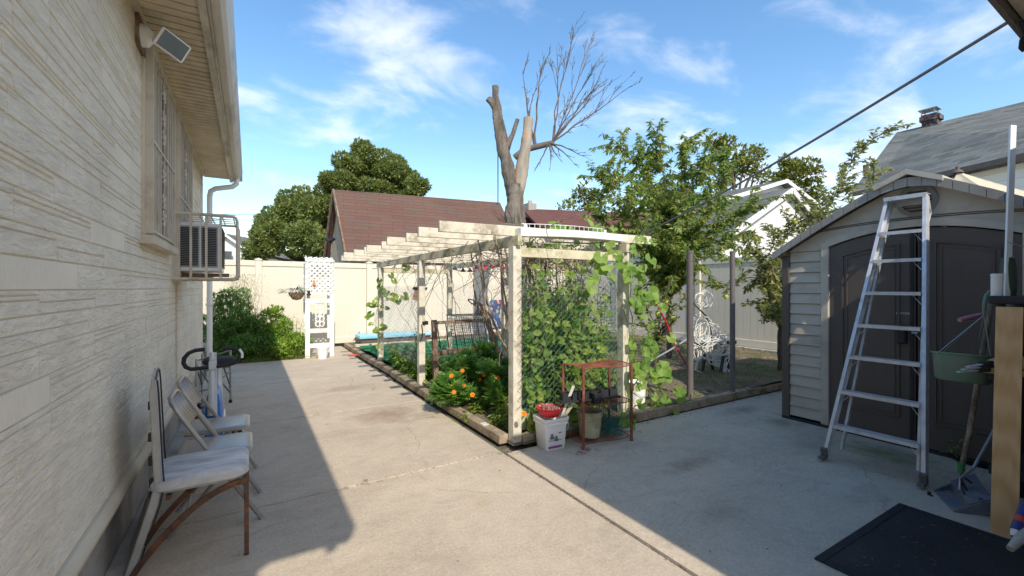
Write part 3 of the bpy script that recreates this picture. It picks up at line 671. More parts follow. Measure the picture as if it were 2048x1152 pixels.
for z in (.70,.80,.90,1.0,1.09):
    for s1 in (-1,1): curl(cx,z,.062,s1,1); curl(cx,z-.01,.058,s1,-1)
mb.tube([(cx+.03*math.cos(a),cy,.88+.03*math.sin(a)) for a in [k*.628 for k in range(10)]],.009,5,closed=True)
mb.tube([(cx,cy,.62),(cx,cy,1.14)],.008,5)
mb.build('scroll_panel',M['white'],ar)
def pot(mb,c,r0,r1,h,seg=24,lip=.008,th=.006):
    mb.lathe([(0,0),(r0,0),(r0+(r1-r0)*.85,h*.82),(r0+(r1-r0)*.86+lip,h*.84),(r1+lip,h),(r1-th,h),(r1-th-.004,h*.8),(r0-th,.03),(0,.03)],c,seg); return mb
wp=thing('white_flowerpot','small white flowerpot at the foot of the white arbor','flowerpot',gnd(645,717).to_tuple())
mb=MB(); pot(mb,WM[wp.name].translation,.085,.125,.24); mb.build('pot',M['white_pl'],wp,smooth=True)
MB().lathe([(0,.2),(.11,.2)],WM[wp.name].translation,20).build('soil_fill',M['soil'],wp)
M['lf_teal']=leafmat('teal_leaves',[(.03,.16,.15),(.10,.28,.27),(.28,.30,.24)],.2)
hbk=thing('coco_basket','brown coco hanging basket with trailing bluish leaves on the left of the arbor','hanging basket',(ax0-.14,ay0+.0,1.2))
mb=MB(); mb.lathe([(0,-.13),(.08,-.11),(.14,-.02),(.155,.03),(.14,.03),(0,.0)],(ax0-.16,ay0+.02,1.33),20); mb.build('basket',plain('coco_liner',(.27,.15,.08),.95,var=.35,sc=25,bs=.9,bd=.02),hbk,smooth=True)
mb=MB(); c_=V(ax0-.16,ay0+.02,1.38)
for i in range(90):
    d=V(rnd(-1,1),rnd(-1,1),rnd(-.4,.7)); mb.leaf(c_+d*.07,d,(0,0,1),rnd(.08,.17),.028,.5)
for i in range(25):
    mb.leaf(c_+V(-.1-rnd(0,.16),rnd(-.05,.05),rnd(-.02,.06)),(-1,rnd(-.3,.3),-.1),(0,0,1),.12,.03,.3)
mb.build('leaves',M['lf_teal'],hbk)
mb=MB()
for a in (0,2.1,4.2): mb.tube([(c_.x+.14*math.cos(a),c_.y+.14*math.sin(a),1.36),(ax0-.02,ay0+.03,1.72)],.003,4)
mb.build('hanger',M['white_pl'],hbk)
MB().lathe([(.0,0),(.035,0),(.03,.02),(.012,.09),(0,.1)],(ax0+.16,ay0-.03,1.52),14).build('orange_ornament',plain('orange_plastic',(.65,.2,.04),.5),smooth=True,label='small orange ornament on the arbor lattice beside the coco basket',cat='ornament')
mb=MB(); mb.box(ax0+.02,ax0+.10,ay0-.06,ay0-.004,1.30,1.33).box(ax0+.035,ax0+.085,ay0-.05,ay0-.004,1.335,1.40); mb.build('solar_lamp',M['dark'],bevel=.005,label='small dark lamp fixed to the left post of the arbor',cat='lamp')

# ---------------------------------------------------------------- foliage generators
LF={}
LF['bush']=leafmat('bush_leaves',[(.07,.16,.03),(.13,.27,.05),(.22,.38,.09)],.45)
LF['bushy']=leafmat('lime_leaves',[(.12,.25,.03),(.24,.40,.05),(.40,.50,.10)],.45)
LF['dill']=leafmat('dill_stalks',[(.22,.25,.10),(.36,.36,.17),(.42,.40,.22)],.3)
LF['cherry']=leafmat('cherry_leaves',[(.07,.17,.03),(.12,.25,.045),(.18,.31,.06),(.19,.29,.06),(.40,.35,.09)],.38,.35)
LF['pear']=leafmat('pear_leaves',[(.09,.15,.03),(.15,.22,.05),(.27,.30,.09),(.40,.35,.14)],.38,.35)
LF['far']=leafmat('far_leaves',[(.09,.15,.04),(.18,.24,.06),(.32,.34,.11)],.35,.6)
LF['far2']=leafmat('far_olive_leaves',[(.07,.10,.02),(.16,.19,.03),(.27,.28,.05)],.3,.6)
LF['vine']=leafmat('squash_leaves',[(.12,.25,.04),(.23,.39,.07),(.38,.50,.13)],.5,.5)
LF['grape']=leafmat('vine_leaves',[(.07,.17,.03),(.14,.27,.045),(.26,.38,.06),(.42,.47,.10)],.5,.45)
LF['garden']=leafmat('garden_leaves',[(.06,.16,.03),(.15,.30,.045),(.30,.42,.08)],.4,.4)
LF['marigold']=leafmat('marigold_leaves',[(.07,.20,.035),(.14,.32,.055),(.26,.44,.09)],.4,.5)
LF['weed']=leafmat('ground_cover_leaves',[(.07,.12,.025),(.14,.20,.045),(.26,.27,.09)],.3,.7)
def rv():
    while True:
        v=V(rnd(-1,1),rnd(-1,1),rnd(-1,1))
        if .05<v.length<1: return v
def clump(mb,c,r,n,L_,W_,droop=0.,up=.4,sq=(1,1,1)):
    for i in range(n):
        v=rv(); v=v.normalized()*(v.length**.45); p=c+V(v.x*r*sq[0],v.y*r*sq[1],v.z*r*sq[2])
        d=(v.normalized()+V(rnd(-.8,.8),rnd(-.8,.8),rnd(-.8,.8)+up-droop*2)).normalized(); k=rnd(.65,1.25)
        mb.leaf(p,d,V(rnd(-.6,.6),rnd(-.6,.6),1)+v*.7,L_*k,W_*k,.12+droop*.2)
def limb(mb,a,b,r0,r1,bend=.12,n=6,seg=6):
    a=Vector(a);b=Vector(b); L_=(b-a).length; o=V(rnd(-1,1),rnd(-1,1),rnd(-.2,1))*bend*L_; pts=[];rs=[]
    for i in range(n+1):
        u=i/n; pts.append(a.lerp(b,u)+o*math.sin(u*math.pi)*.6+V(rnd(-1,1),rnd(-1,1),rnd(-1,1))*.012*L_*(0<i<n)); rs.append(r0+(r1-r0)*u)
    mb.tube(pts,rs,seg); return pts
def tree(name,label,base,clumps,lm,bark,leafL,leafW,dens,trunk_r,droop=0.,up=.3,group=None,fork=None,sub=5,subr=.42,cat='tree',limbs=True):
    tr=thing(name,label,cat,tuple(base),group); bm_=MB(); lf=MB(); base=Vector(base)
    fork=Vector(fork) if fork else base+V(0,0,(min(c.z for c,r in clumps)-base.z)*.7)
    limb(bm_,base,fork,trunk_r,trunk_r*.7,.05,8,10)
    for c,r in clumps:
        if limbs: limb(bm_,fork,c,trunk_r*.45,trunk_r*.08,.15,7,6)
        for k in range(sub):
            v=rv(); v=v.normalized()*rnd(.35,.95); sc_=c+v*r*.75; rr=r*subr*rnd(.7,1.25)
            if limbs and leafL>.05: limb(bm_,c,sc_,trunk_r*.08,trunk_r*.03,.1,3,4)
            clump(lf,sc_,rr,int(dens*rr*rr),leafL,leafW,droop,up,(1,1,.85))
    bm_.build('trunk',bark,tr,smooth=True); lf.build('crown',lm,tr); return tr
# left bush, lime shrub, feathery stalks
def shrub(name,label,cs,lm,leafL,leafW,dens,group=None,up=.6):
    b=thing(name,label,'shrub',(cs[0][0].x,cs[0][0].y,0.02),group); st=MB(); lf=MB()
    for c,r in cs:
        for k in range(4): limb(st,(c.x+rnd(-.1,.1),c.y+rnd(-.1,.1),.02),c+V(rnd(-r,r)*.5,rnd(-r,r)*.5,rnd(0,r*.6)),.008,.003,.08,4,4)
        for k in range(7):
            v=rv()*.8; clump(lf,c+v*r,r*.42,int(dens*r*r),leafL,leafW,0,up)
    st.build('stems',M['bark2'],b); lf.build('leaves',lm,b); return b
def plants(name,label,spots,lm,leafL,leafW,n,h,group=None,cat='plant',big=False,parent=None):
    b=thing(name,label,cat,(spots[0].x,spots[0].y,.05),group); st=MB(); lf=MB()
    for q in spots:
        hh=h*rnd(.7,1.2); pts=limb(st,(q.x,q.y,.04),(q.x+rnd(-.12,.12),q.y+rnd(-.12,.12),hh),.006,.002,.1,6,4)
        for i in range(n):
            u=rnd(.12,1); k=min(int(u*6),5); p_=pts[k].lerp(pts[k+1],u*6-k); a=rnd(0,6.28); d=V(math.cos(a),math.sin(a),rnd(-.35,.5)); s_=p_+d*rnd(0,.05)
            kk=rnd(.6,1.2)*(1.15-.5*u)
            if big: lf.lobed(s_,d,V(rnd(-.3,.3),rnd(-.5,.1),1),leafL*kk,3)
            else: lf.leaf(s_,d,V(rnd(-.3,.3),rnd(-.3,.3),1),leafL*kk,leafW*kk,.25)
    st.build('stems',LF['garden'],b); lf.build('leaves',lm,b); return b
Yb=10.35
def B(px,py,r,Y=Yb): return (onY(px,py,Y),r)
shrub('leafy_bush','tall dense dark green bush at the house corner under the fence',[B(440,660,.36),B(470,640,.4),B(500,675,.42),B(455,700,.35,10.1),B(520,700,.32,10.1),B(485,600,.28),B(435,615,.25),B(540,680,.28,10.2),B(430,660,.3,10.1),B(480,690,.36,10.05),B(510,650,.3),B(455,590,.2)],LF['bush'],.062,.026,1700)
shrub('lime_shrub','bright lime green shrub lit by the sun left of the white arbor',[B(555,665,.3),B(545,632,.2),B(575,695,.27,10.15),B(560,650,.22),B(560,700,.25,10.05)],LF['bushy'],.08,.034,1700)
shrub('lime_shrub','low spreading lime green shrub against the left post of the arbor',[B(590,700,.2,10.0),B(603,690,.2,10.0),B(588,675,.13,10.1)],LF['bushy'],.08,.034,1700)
fs=thing('feathery_stalks','tall thin feathery seed stalks rising out of the dark bush','plant',tuple(onY(485,660,10.5))); mb=MB()
fs.location.z=.02; WM[fs.name]=Matrix.Translation(fs.location)
for i in range(26):
    a=onY(rnd(452,520),700,10.5); b_=onY(rnd(445,528),rnd(545,610),10.5+rnd(-.15,.15)); a.z=.05
    mb.tube([a,a.lerp(b_,.6)+V(rnd(-.05,.05),0,0),b_],[.004,.003,.0015],4)
mb.build('stalks',LF['dill'],fs); mb=MB()
for i in range(1500):
    q=onY(485+random.gauss(0,20),590+rnd(-40,55),10.5+rnd(-.2,.2)); mb.leaf(q,V(rnd(-1,1),rnd(-1,1),1.4),rv(),.05,.008)
mb.build('feathers',LF['dill'],fs)

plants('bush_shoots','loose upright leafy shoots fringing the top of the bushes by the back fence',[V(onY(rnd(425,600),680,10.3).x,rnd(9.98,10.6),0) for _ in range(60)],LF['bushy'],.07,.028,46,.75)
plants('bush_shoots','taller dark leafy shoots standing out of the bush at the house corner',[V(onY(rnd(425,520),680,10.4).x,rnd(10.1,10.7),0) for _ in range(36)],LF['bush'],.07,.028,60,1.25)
# ---------------------------------------------------------------- pergola
pg=thing('garden_pergola','cream painted wooden pergola with long overhanging rafters over the vegetable bed','pergola',(2.8,5.8,0))
PY=[3.40,5.97,8.22]
for X in (2.07,3.46):
    for y in PY:
        MB().box(X,X+.09,y,y+.09,0,1.835 if X<3 else 1.83).build('post',M['pergola'],pg,bevel=.004)
MB().box(2.095,2.14,3.36,8.5,1.84,1.935).build('beam',M['beam'],pg,bevel=.004)
MB().box(3.47,3.515,3.36,8.5,1.835,1.93).build('beam',M['beam'],pg,bevel=.004)
MB().box(2.165,3.455,3.43,3.475,1.74,1.83).build('crossbeam',M['beam'],pg,bevel=.004)
MB().box(2.165,3.455,8.24,8.285,1.74,1.83).build('crossbeam',M['beam'],pg,bevel=.004)
ry=[3.45,3.92,4.46,4.92,5.42,5.93,6.42,6.98,7.52,8.1]
for i,y in enumerate(ry):
    xa=1.36+(.02,.0,.05,-.03,.04,-.02,.05,.02,-.03,.03)[i]; xb=3.94-.05*(i%3)
    tl=rnd(-.012,.012); mb=MB(); mb.obox(((xa+xb)/2,y+.02,1.985),V((xb-xa)/2,rnd(-.02,.02),tl),V(0,.019,0),V(0,0,.046)); mb.build('rafter',M['pergola'],pg,bevel=.003)
# front fascia piece behind the white trough
tg=thing('plastic_trough','long white plastic trough with a wire edge lying on the front of the pergola','trough',(2.8,3.33,1.94))
mb=MB(); n=14; pa=onY(1060,457,3.36); pb=onY(1251,470,3.36)
def tp(u): q=pa.lerp(pb,u); return q+V(0,0,.03*math.sin(u*math.pi)**1.0*.5)
for i in range(n):
    a=tp(i/n); b=tp((i+1)/n)
    for dy,(zl,zh) in ((0,(-.07,.0)),(.085,(-.07,.0))):
        mb.add([a+V(0,dy,zl),b+V(0,dy,zl),b+V(0,dy,zh),a+V(0,dy,zh),a+V(0,dy+.006,zl),b+V(0,dy+.006,zl),b+V(0,dy+.006,zh),a+V(0,dy+.006,zh)],[(0,1,2,3),(7,6,5,4),(3,2,6,7),(0,4,5,1)])
    mb.add([a+V(0,0,-.07),b+V(0,0,-.07),b+V(0,.09,-.07),a+V(0,.09,-.07)],[(0,1,2,3)])
q=tp(0); mb.box(q.x-.10,q.x-.0,q.y+.0,q.y+.09,q.z-.072,q.z+.002)
mb.build('trough_body',M['white'],tg); mb=MB()
for i in range(18):
    a=tp(i*.05); mb.box(a.x-.002,a.x+.002,a.y+.1,a.y+.104,a.z-.02,a.z+.055)
for zz in (.055,): mb.tube([tp(u/12)+V(-.03,.102,zz) for u in range(11)],.0035,5)
mb.box(pa.x,pa.x+.03,pa.y+.09,pa.y+.10,pa.z,pa.z+.05); a=tp(.82); mb.box(a.x,a.x+.03,a.y+.09,a.y+.10,a.z,a.z+.045)
mb.build('wire_edge',M['white_pl'],tg)
# chain link
def chainlink(name,label,o,ux,w_,z0,z1,mat,cell=.072,r=.0016,jag=True,cat='wire fence',sag=.01,parent=None):
    o=Vector(o);ux=Vector(ux);n=V(-ux.y,ux.x,0); mb=MB(); half=cell/2; cols=int(w_/half)
    rows=int((z1-z0)/half)
    for i in range(cols):
        pts=[]
        top=rows-(random.choice((0,0,1)) if jag else 0)
        for k in range(top+1):
            u=(i+((k+i)%2))*half; z=z0+k*half; s_=sag*math.sin(u*3+z*2)+.004*math.sin(u*13+z*9)
            pts.append(o+ux*(u+.006*math.sin(z*7+u*5))+n*(s_+.003*(1 if (i+k)%2 else -1))+V(0,0,z+.006*math.sin(u*6)))
        mb.tube(pts,r,3,caps=False)
    return mb.build(name,mat,parent,label=label,cat=cat) if parent is None else mb.build(name,mat,parent)
chainlink('chain_link_fence','green coated chain link mesh across the front of the pergola overgrown with vines',(2.17,3.40,0),(1,0,0),1.29,.30,1.60,M['greenwire'],.064,.0015)
chainlink('chain_link_fence','galvanised chain link mesh along the walk side of the pergola',(2.115,6.07,0),(0,1,0),2.13,.32,1.49,M['galv'],.075,.0017)
chainlink('chain_link_fence','galvanised chain link mesh along the far side of the pergola behind the plants',(3.5,3.52,0),(0,1,0),4.68,.32,1.55,M['galv'],.08,.0015)
chainlink('chain_link_fence','galvanised chain link mesh closing the back end of the pergola',(2.18,8.26,0),(1,0,0),1.27,.35,1.5,M['galv'],.085,.0016)
# loose bent wire end on the corner post
mb=MB()
z=1.62; pts=[]
k=0
while z>.32:
    pts.append(V(2.135+(.02 if k%2 else -.028)+rnd(-.008,.008),3.385+rnd(-.006,.004),z)); z-=rnd(.03,.05); k+=1
mb.tube(pts,.0026,4); pts=[q+V(.022,0,.02) for q in pts[::1]]; mb.tube([V(2.155+(.012 if i%2 else -.02),3.383,q.z) for i,q in enumerate(pts)],.0024,4)
mb.build('loose_wire',M['darkgrey'],label='dark bent wire end hanging down the front corner post of the pergola',cat='wire')
# timber curbs
def timber(a,b,w_,h_,label):
    a=V(*a);b=V(*b); m_=MB(); m_.bar(a+V(0,0,h_/2),b+V(0,0,h_/2),w_,h_); return m_.build('curb_timber',M['timber'],bevel=.008,label=label,cat='timber',group='timbers edging the garden bed')
timber((2.03,3.50,0),(2.03,5.15,0),.10,.085,'weathered edging timber along the walk below the marigolds, with a white chip on it')
timber((2.015,5.17,0),(2.035,7.1,0),.10,.09,'edging timber along the walk at the middle pergola post')
timber((2.05,7.12,0),(2.03,9.3,0),.10,.09,'edging timber along the walk beside the green turf')
timber((2.03,9.32,0),(2.05,11.3,0),.10,.09,'farthest edging timber along the walk, ending at the cream fence')
timber((2.165,3.42,0),(3.44,3.42,0),.085,.085,'edging timber under the front mesh of the pergola behind the white bucket')
timber((3.57,3.36,0),(6.0,3.37,0),.09,.10,'edging timber from the pergola towards the grey metal posts')
timber((6.02,3.37,0),(9.1,3.40,0),.09,.09,'dark edging timber running behind the shed corner')
MB().box(1.99,2.05,3.83,3.92,.0855,.09).build('white_chip',M['white'],label='flat white chip of board lying on the edging timber',cat='board chip')
# ---------------------------------------------------------------- planting in the bed
mg=thing('marigold_bush','large feathery marigold clump with orange flowers spilling over the edging','flowers',(2.5,4.6,.06)); lf=MB(); st=MB(); fl_=MB(); fl_.mi=0
MG=[(gnd(915,790,.2),.24),(gnd(945,770,.25),.28),(gnd(985,775,.3),.26),(gnd(925,745,.3),.26),(gnd(965,735,.35),.3),(gnd(1000,745,.3),.26),(gnd(900,800,.15),.16),(gnd(1003,800,.2),.2),(gnd(1010,765,.3),.22)]
for c,r in MG:
    for k in range(9):
        v=rv(); q=c+V(v.x*r,v.y*r,abs(v.z)*r*.9); limb(st,(c.x,c.y,.05),q,.005,.002,.1,3,4)
        for j in range(105):
            dd=V(rnd(-1,1),rnd(-1,1),rnd(-.1,1.1)).normalized(); s_=q+dd*rnd(0,.07); up=V(0,0,1)
            w_=dd.cross(up).normalized(); L_=rnd(.055,.095)
            for u in (.35,.6,.85): # pinnate leaflets
                for sg in (-1,1): lf.leaf(s_+dd*L_*u,dd+w_*sg*1.0,up,L_*.46,.013)
            lf.leaf(s_+dd*L_*.9,dd,up,L_*.45,.014)
st.build('stems',LF['marigold'],mg); lf.build('leaves',LF['marigold'],mg)
mo=leafmat('marigold_petals',[(.75,.09,.01),(.85,.22,.01),(.9,.38,.02)],.2)
FP=[(918,731),(950,722),(967,727),(955,731),(977,738),(968,750),(986,750),(995,756),(928,773),(894,767),(906,770),(903,752),(1040,716),(989,763),(975,776),(925,742),(970,690),(1003,770),(1048,828),(940,700),(915,712),(960,760),(945,790),(998,735),(908,785),(980,712)]
for px,py in FP:
    c=gnd(px,py,.46 if py<760 else .34); f=MB(); nn=random.choice((11,14))
    nrm=V(-.4,-.8,.6).normalized()
    for rr,L_ in ((1,.024),(.6,.016)):
        for k in range(nn):
            a=6.283*k/nn+rnd(-.1,.1); w1=nrm.orthogonal().normalized(); w2=nrm.cross(w1); d=w1*math.cos(a)+w2*math.sin(a)
            f.leaf(c+nrm*.004*(2-rr),d+nrm*(.25+(1-rr)),nrm,L_*1.2,.015,.1)
    f.build('flower',mo,mg)
def spots(n,xa,xb,ya,yb): return [V(rnd(xa,xb),rnd(ya,yb),0) for _ in range(n)]
def fspots(n,xa,xb,ya,yb):
    return [q for q in spots(n*4,xa,xb,ya,yb) if CX+F*(q.x*K-q.y*S)/(q.x*S+q.y*K)>1052][:n]
plants('pepper_plants','leafy green plants between the middle and far walk-side pergola posts',spots(40,2.13,2.5,6.25,8.0),LF['garden'],.10,.05,50,.42)
plants('bean_plants','dark leafy plants under the brown wooden frame',spots(50,2.3,3.4,5.4,6.8),LF['garden'],.09,.05,50,.36)
plants('tall_pepper_plant','single taller plant with broad leaves against the pale fence',[V(2.3,6.75,0),V(2.34,6.8,0),V(2.26,6.7,0)],LF['garden'],.12,.07,30,.85)
plants('broad_leaf_plants','broad bright leaves low on the ground along the edging',spots(22,2.14,2.42,3.55,5.9),LF['grape'],.11,.06,14,.16)
plants('tomato_plants','tangled tall tomato plants filling the front of the pergola behind the green mesh',fspots(60,2.25,3.45,3.55,4.5),LF['garden'],.095,.05,100,1.08)
plants('pole_beans','tall tangled bean vines reaching the rafters inside the front of the pergola',fspots(50,2.25,3.5,3.6,4.8),LF['bushy'],.08,.05,95,1.6)
plants('leafy_shoots','dark green leafy shoots reaching up among the dry vines',fspots(40,2.3,3.5,3.7,5.4),LF['cherry'],.10,.04,110,1.72)
plants('bean_rows','thick green bean plants deeper inside the pergola',spots(50,2.8,3.45,4.7,6.2),LF['garden'],.09,.05,60,.42)
plants('pale_pepper_plants','pale yellow green leafy plants just behind the front corner post',[V(rnd(2.13,2.32),rnd(3.55,4.15),0) for _ in range(12)],LF['grape'],.07,.032,34,.32)
plants('young_vine','small lime seedlings sprouting at the corner of the walk',[gnd(990,862),gnd(930,850),gnd(850,762)],LF['bushy'],.05,.035,14,.12)
# climbing vine on front mesh
def climber(name,label,paths,lm,L_,n,r0=.009,big=True,spread=.06,face=(-.3,-.9,.35),lob=3,cat='vine'):
    q0=Vector(paths[0][0]); b=thing(name,label,cat,(q0.x,q0.y,max(q0.z,.02))); st=MB(); lf=MB()
    for pth in paths:
        pth=[Vector(p) for p in pth]; dense=[]
        for a,c in zip(pth[:-1],pth[1:]):
            for k in range(6): dense.append(a.lerp(c,k/6)+V(rnd(-1,1),rnd(-1,1),rnd(-1,1))*.018)
        dense.append(pth[-1]); st.tube(dense,[r0*(1-.6*i/len(dense)) for i in range(len(dense))],5)
        if n:
            for i in range(n):
                p_=random.choice(dense); off=V(rnd(-1,1)*spread,-abs(rnd(0,1))*spread,rnd(-1,1)*spread); s_=p_+off*.4; tip=p_+off*1.6
                st.tube([p_,tip],[.0022,.0016],3); d=(V(rnd(-1,1),-.3,rnd(-.9,.3))).normalized()
                nn=V(*face)+V(rnd(-.5,.5),rnd(-.4,.4),rnd(-.3,.5))
                if big: lf.lobed(tip,d,nn,L_*rnd(.6,1.2),lob)
                else: lf.leaf(tip,d,nn,L_*rnd(.6,1.2),L_*.6,.2)
    st.build('stems',M['vinewood'] if not n else LF['grape'],b)
    if n: lf.build('leaves',lm,b)
    return b
fy=3.37
paths=[]
for i in range(15):
    x=rnd(2.25,3.4); pt=[V(x,fy+.09,.1)]; z=.1; tx=x
    while z<rnd(1.0,1.75): z+=.22; tx+=rnd(-.1,.1); tx=min(max(tx,2.2),3.45); pt.append(V(tx,fy+rnd(.10,.18),z))
    paths.append(pt)
climber('climbing_vine','light green leafy vine climbing the front chain link mesh',paths,LF['grape'],.068,24,.004)
paths=[[V(3.50,3.36,.05),V(3.48,3.34,.5),V(3.53,3.33,.9),V(3.5,3.33,1.3),V(3.52,3.34,1.7),V(3.6,3.36,1.98),V(3.75,3.4,2.0)],[V(3.5,3.36,.3),V(3.62,3.3,.5),V(3.7,3.28,.75),V(3.62,3.3,1.1),V(3.6,3.32,1.45)],[V(3.48,3.34,1.5),V(3.3,3.32,1.7),V(3.05,3.34,1.62),V(2.9,3.36,1.7)]]
climber('squash_vine','big leaved squash vine climbing the front right pergola post',paths,LF['vine'],.13,21,.007,True,.10,lob=5)
climber('squash_runner','large squash leaves sprawling over the edging beside the white round bucket',[[V(3.95,3.5,.1),V(4.1,3.46,.3),V(4.25,3.5,.12)],[V(3.9,3.55,.3),V(4.0,3.5,.42),V(4.15,3.6,.38)]],LF['vine'],.165,9,.007,True,.10,lob=5)
paths=[]
for i in range(4): paths.append([V(2.10,8.1,.3),V(2.02+rnd(-.06,.04),8.15,.8),V(2.04,8.12,1.2),V(2.12,8.1,1.62)])
paths.append([V(2.14,7.3,1.86),V(2.12,7.2,1.55),V(2.1,7.25,1.2)])
climber('heart_leaf_vine','sparse vine with round leaves twining on the farthest walk-side post',paths,LF['grape'],.12,5,.003,True,.08,lob=3)
tops=[]
for i in range(6):
    y=rnd(3.6,4.4); x=rnd(2.4,3.5); tops.append([V(x,y,1.95),V(x+rnd(-.2,.2),y+.1,2.12),V(x+rnd(-.3,.3),y+.2,2.1)])
climber('rooftop_vine','bright vine leaves poking up over the top of the pergola',tops,LF['vine'],.13,5,.004,True,.08,(-.3,-.6,.6),5)
# dry grey vines hanging under the rafters
paths=[]
for i in range(70):
    x=rnd(2.2,3.4); y=rnd(3.5,4.3); a=V(x,y,rnd(1.78,2.0)); L_=random.choice([.25,.4,.6,1.2]); paths.append([a,a+V(rnd(-.1,.1),rnd(-.1,.1),-.12),a+V(rnd(-.2,.2),rnd(-.2,.2),-L_*.5),a+V(rnd(-.3,.3),rnd(-.3,.3),-L_)])
for i in range(46):
    y=rnd(3.5,7.8); x=random.choice([rnd(2.12,2.3),rnd(2.12,3.45)]); a=V(x,y,rnd(1.83,2.03)); L_=random.choice([.3,.5,.9,1.5]); paths.append([a,a+V(rnd(-.2,.2),rnd(-.3,.3),-.12),a+V(rnd(-.25,.25),rnd(-.5,.5),-L_*.5),a+V(rnd(-.3,.3),rnd(-.6,.6),-L_)])
for i in range(34):
    y=rnd(3.5,8); a=V(2.1+rnd(-.1,.4),y,1.93+rnd(-.06,.12)); b_=a+V(rnd(-.3,.6),rnd(-1.0,1.0),rnd(-.1,.1)); paths.append([a,a.lerp(b_,.5)+V(0,0,rnd(-.12,.12)),b_])
climber('dry_vine','tangle of dry brown vine stems hanging from the pergola rafters',paths,LF['grape'],.08,0,.0055)
paths=[]
for x,y,dx in ((2.62,3.75,.1),(2.5,4.0,-.12),(2.95,3.9,.2),(2.75,4.6,-.3),(2.8,4.7,.1),(3.3,4.3,0),(2.45,3.6,.0)):
    a=V(x,y,.05); paths.append([a,a+V(dx*.3,0,.5),a+V(dx,.05,1.1),a+V(dx*1.4,.1,1.9)])
    paths.append([a+V(dx*.3,0,.5),a+V(dx*.3-.3,.1,1.2),a+V(dx*.3-.4,.1,1.9)])
climber('old_vine_trunks','gnarled grey vine trunks standing inside the pergola behind the corner post',paths,LF['grape'],.08,0,.018)
# rocks
sm=plain('garden_stone',(.45,.38,.30),.85,var=.25,sc=8,bs=.5,bd=.01,dirt=(.25,.2,.15))
def rock(px,py,s,sq,label,z=.06):
    c=gnd(px,py,z); mb=MB(); n=10; k=6
    for i in range(k+1):
        th=math.pi*i/k
        for j in range(n):
            a=6.283*j/n; v=V(math.sin(th)*math.cos(a),math.sin(th)*math.sin(a),math.cos(th)); r=s*(1+.3*mn.noise(v*1.6+Vector((px,py,0))))
            mb.v.append((c.x+v.x*r*sq[0],c.y+v.y*r*sq[1],c.z+s*sq[2]*.8+v.z*r*sq[2]))
    for i in range(k):
        for j in range(n): j2=(j+1)%n; mb.f.append([i*n+j,(i+1)*n+j,(i+1)*n+j2,i*n+j2]); mb.m.append(0)
    mb.build('garden_rock',sm,smooth=True,label=label,cat='rock',group='rocks beside the middle post')
rock(882,768,.10,(1,1,1.1),'greyish rounded rock touching the middle pergola post')
rock(898,778,.11,(1.2,1,.95),'large pale tan rock at the foot of the marigolds')
rock(884,788,.075,(.9,.9,1.5),'upright narrow brown rock in front of the other two')
rock(870,785,.06,(.8,.8,1.3),'small dark rock against the edging timber')
# ---------------------------------------------------------------- things in the bed behind
fr=thing('wooden_trellis','old brown wooden frame with thin balusters leaning inside the pergola','wooden frame',(2.6,5.9,.05))
def P5(px,py,Y): return onY(px,py,Y)
MB().bar(P5(864,646,6.0),P5(975,640,6.3),.05,.045).build('top_rail',M['brownwood'],fr)
MB().bar(P5(868,640,5.99),P5(872,765,5.9),.07,.06,(0,1,0)).build('post',M['brownwood'],fr)
MB().bar(P5(966,612,6.4),P5(996,715,6.0),.055,.07,(0,1,0)).build('post',M['brownwood'],fr)
MB().bar(P5(872,708,6.0),P5(985,690,6.2),.05,.07).build('bottom_rail',M['brownwood'],fr)
for i in range(7):
    u=.08+i*.14; a=P5(864,646,6.0).lerp(P5(975,640,6.3),u); b_=P5(872,708,6.0).lerp(P5(985,690,6.2),u); MB().bar(a,b_,.012,.012,(0,1,0)).build('baluster',M['dark'],fr)
ct=thing('wire_cart','grey wire shopping cart with a dark handle and red mark behind the wooden frame','cart',tuple(onY(940,700,7.3)))
mb=MB(); q0=onY(908,632,7.3); q1=onY(974,632,7.3)
for k in range(9):
    z=q0.z-.07*k; 
    for dy in (0,.35): mb.tube([(q0.x+.02*k,7.3+dy,z),(q1.x,7.3+dy,z)],.004,4)
    mb.tube([(q0.x+.02*k,7.3,z),(q0.x+.02*k,7.65,z)],.004,4)
for k in range(15):
    u=k/14; x=q0.x+(q1.x-q0.x)*u
    for dy in (0,.35): mb.tube([(x,7.3+dy,q0.z),(x+.16*(1-u),7.3+dy,q0.z-.56)],.004,4)
mb.tube([(q0.x,7.3,q0.z),(q1.x,7.3,q0.z),(q1.x,7.65,q0.z),(q0.x,7.65,q0.z)],.012,6,closed=True)
mb.build('basket',plain('cart_wire',(.10,.12,.16),.5,metal=.3),ct)
mb=MB(); a=onY(972,618,7.3); mb.bar(a,onY(950,606,7.3),.08,.10,(0,1,0)); mb.tube([onY(950,606,7.3),onY(944,608,7.28),onY(936,600,7.28),onY(937,598,7.28),onY(946,600,7.28),onY(958,610,7.3)],.012,6); mb.bar(onY(958,630,7.3),onY(966,610,7.3),.14,.12,(0,1,0)); mb.build('handle_box',M['dark'],ct)
MB().box(a.x-.19,a.x-.10,7.21,7.225,a.z-.02,a.z+.03).build('red_mark',plain('red_plastic',(.55,.03,.04),.4),ct,bevel=.005)
for px,py0,py1,Y,lb in ((975,608,690,7.2,'white pole standing beside the grey wire cart'),(1003,620,700,6.9,'peeling white pole among the vines left of the corner post')):
    MB().tube([onY(px,py1,Y),onY(px,(py0+py1)/2,Y)+V(.01,0,0),onY(px-1,py0,Y)],.02,8).build('white_pole',M['white'],smooth=True,label=lb,cat='pole')
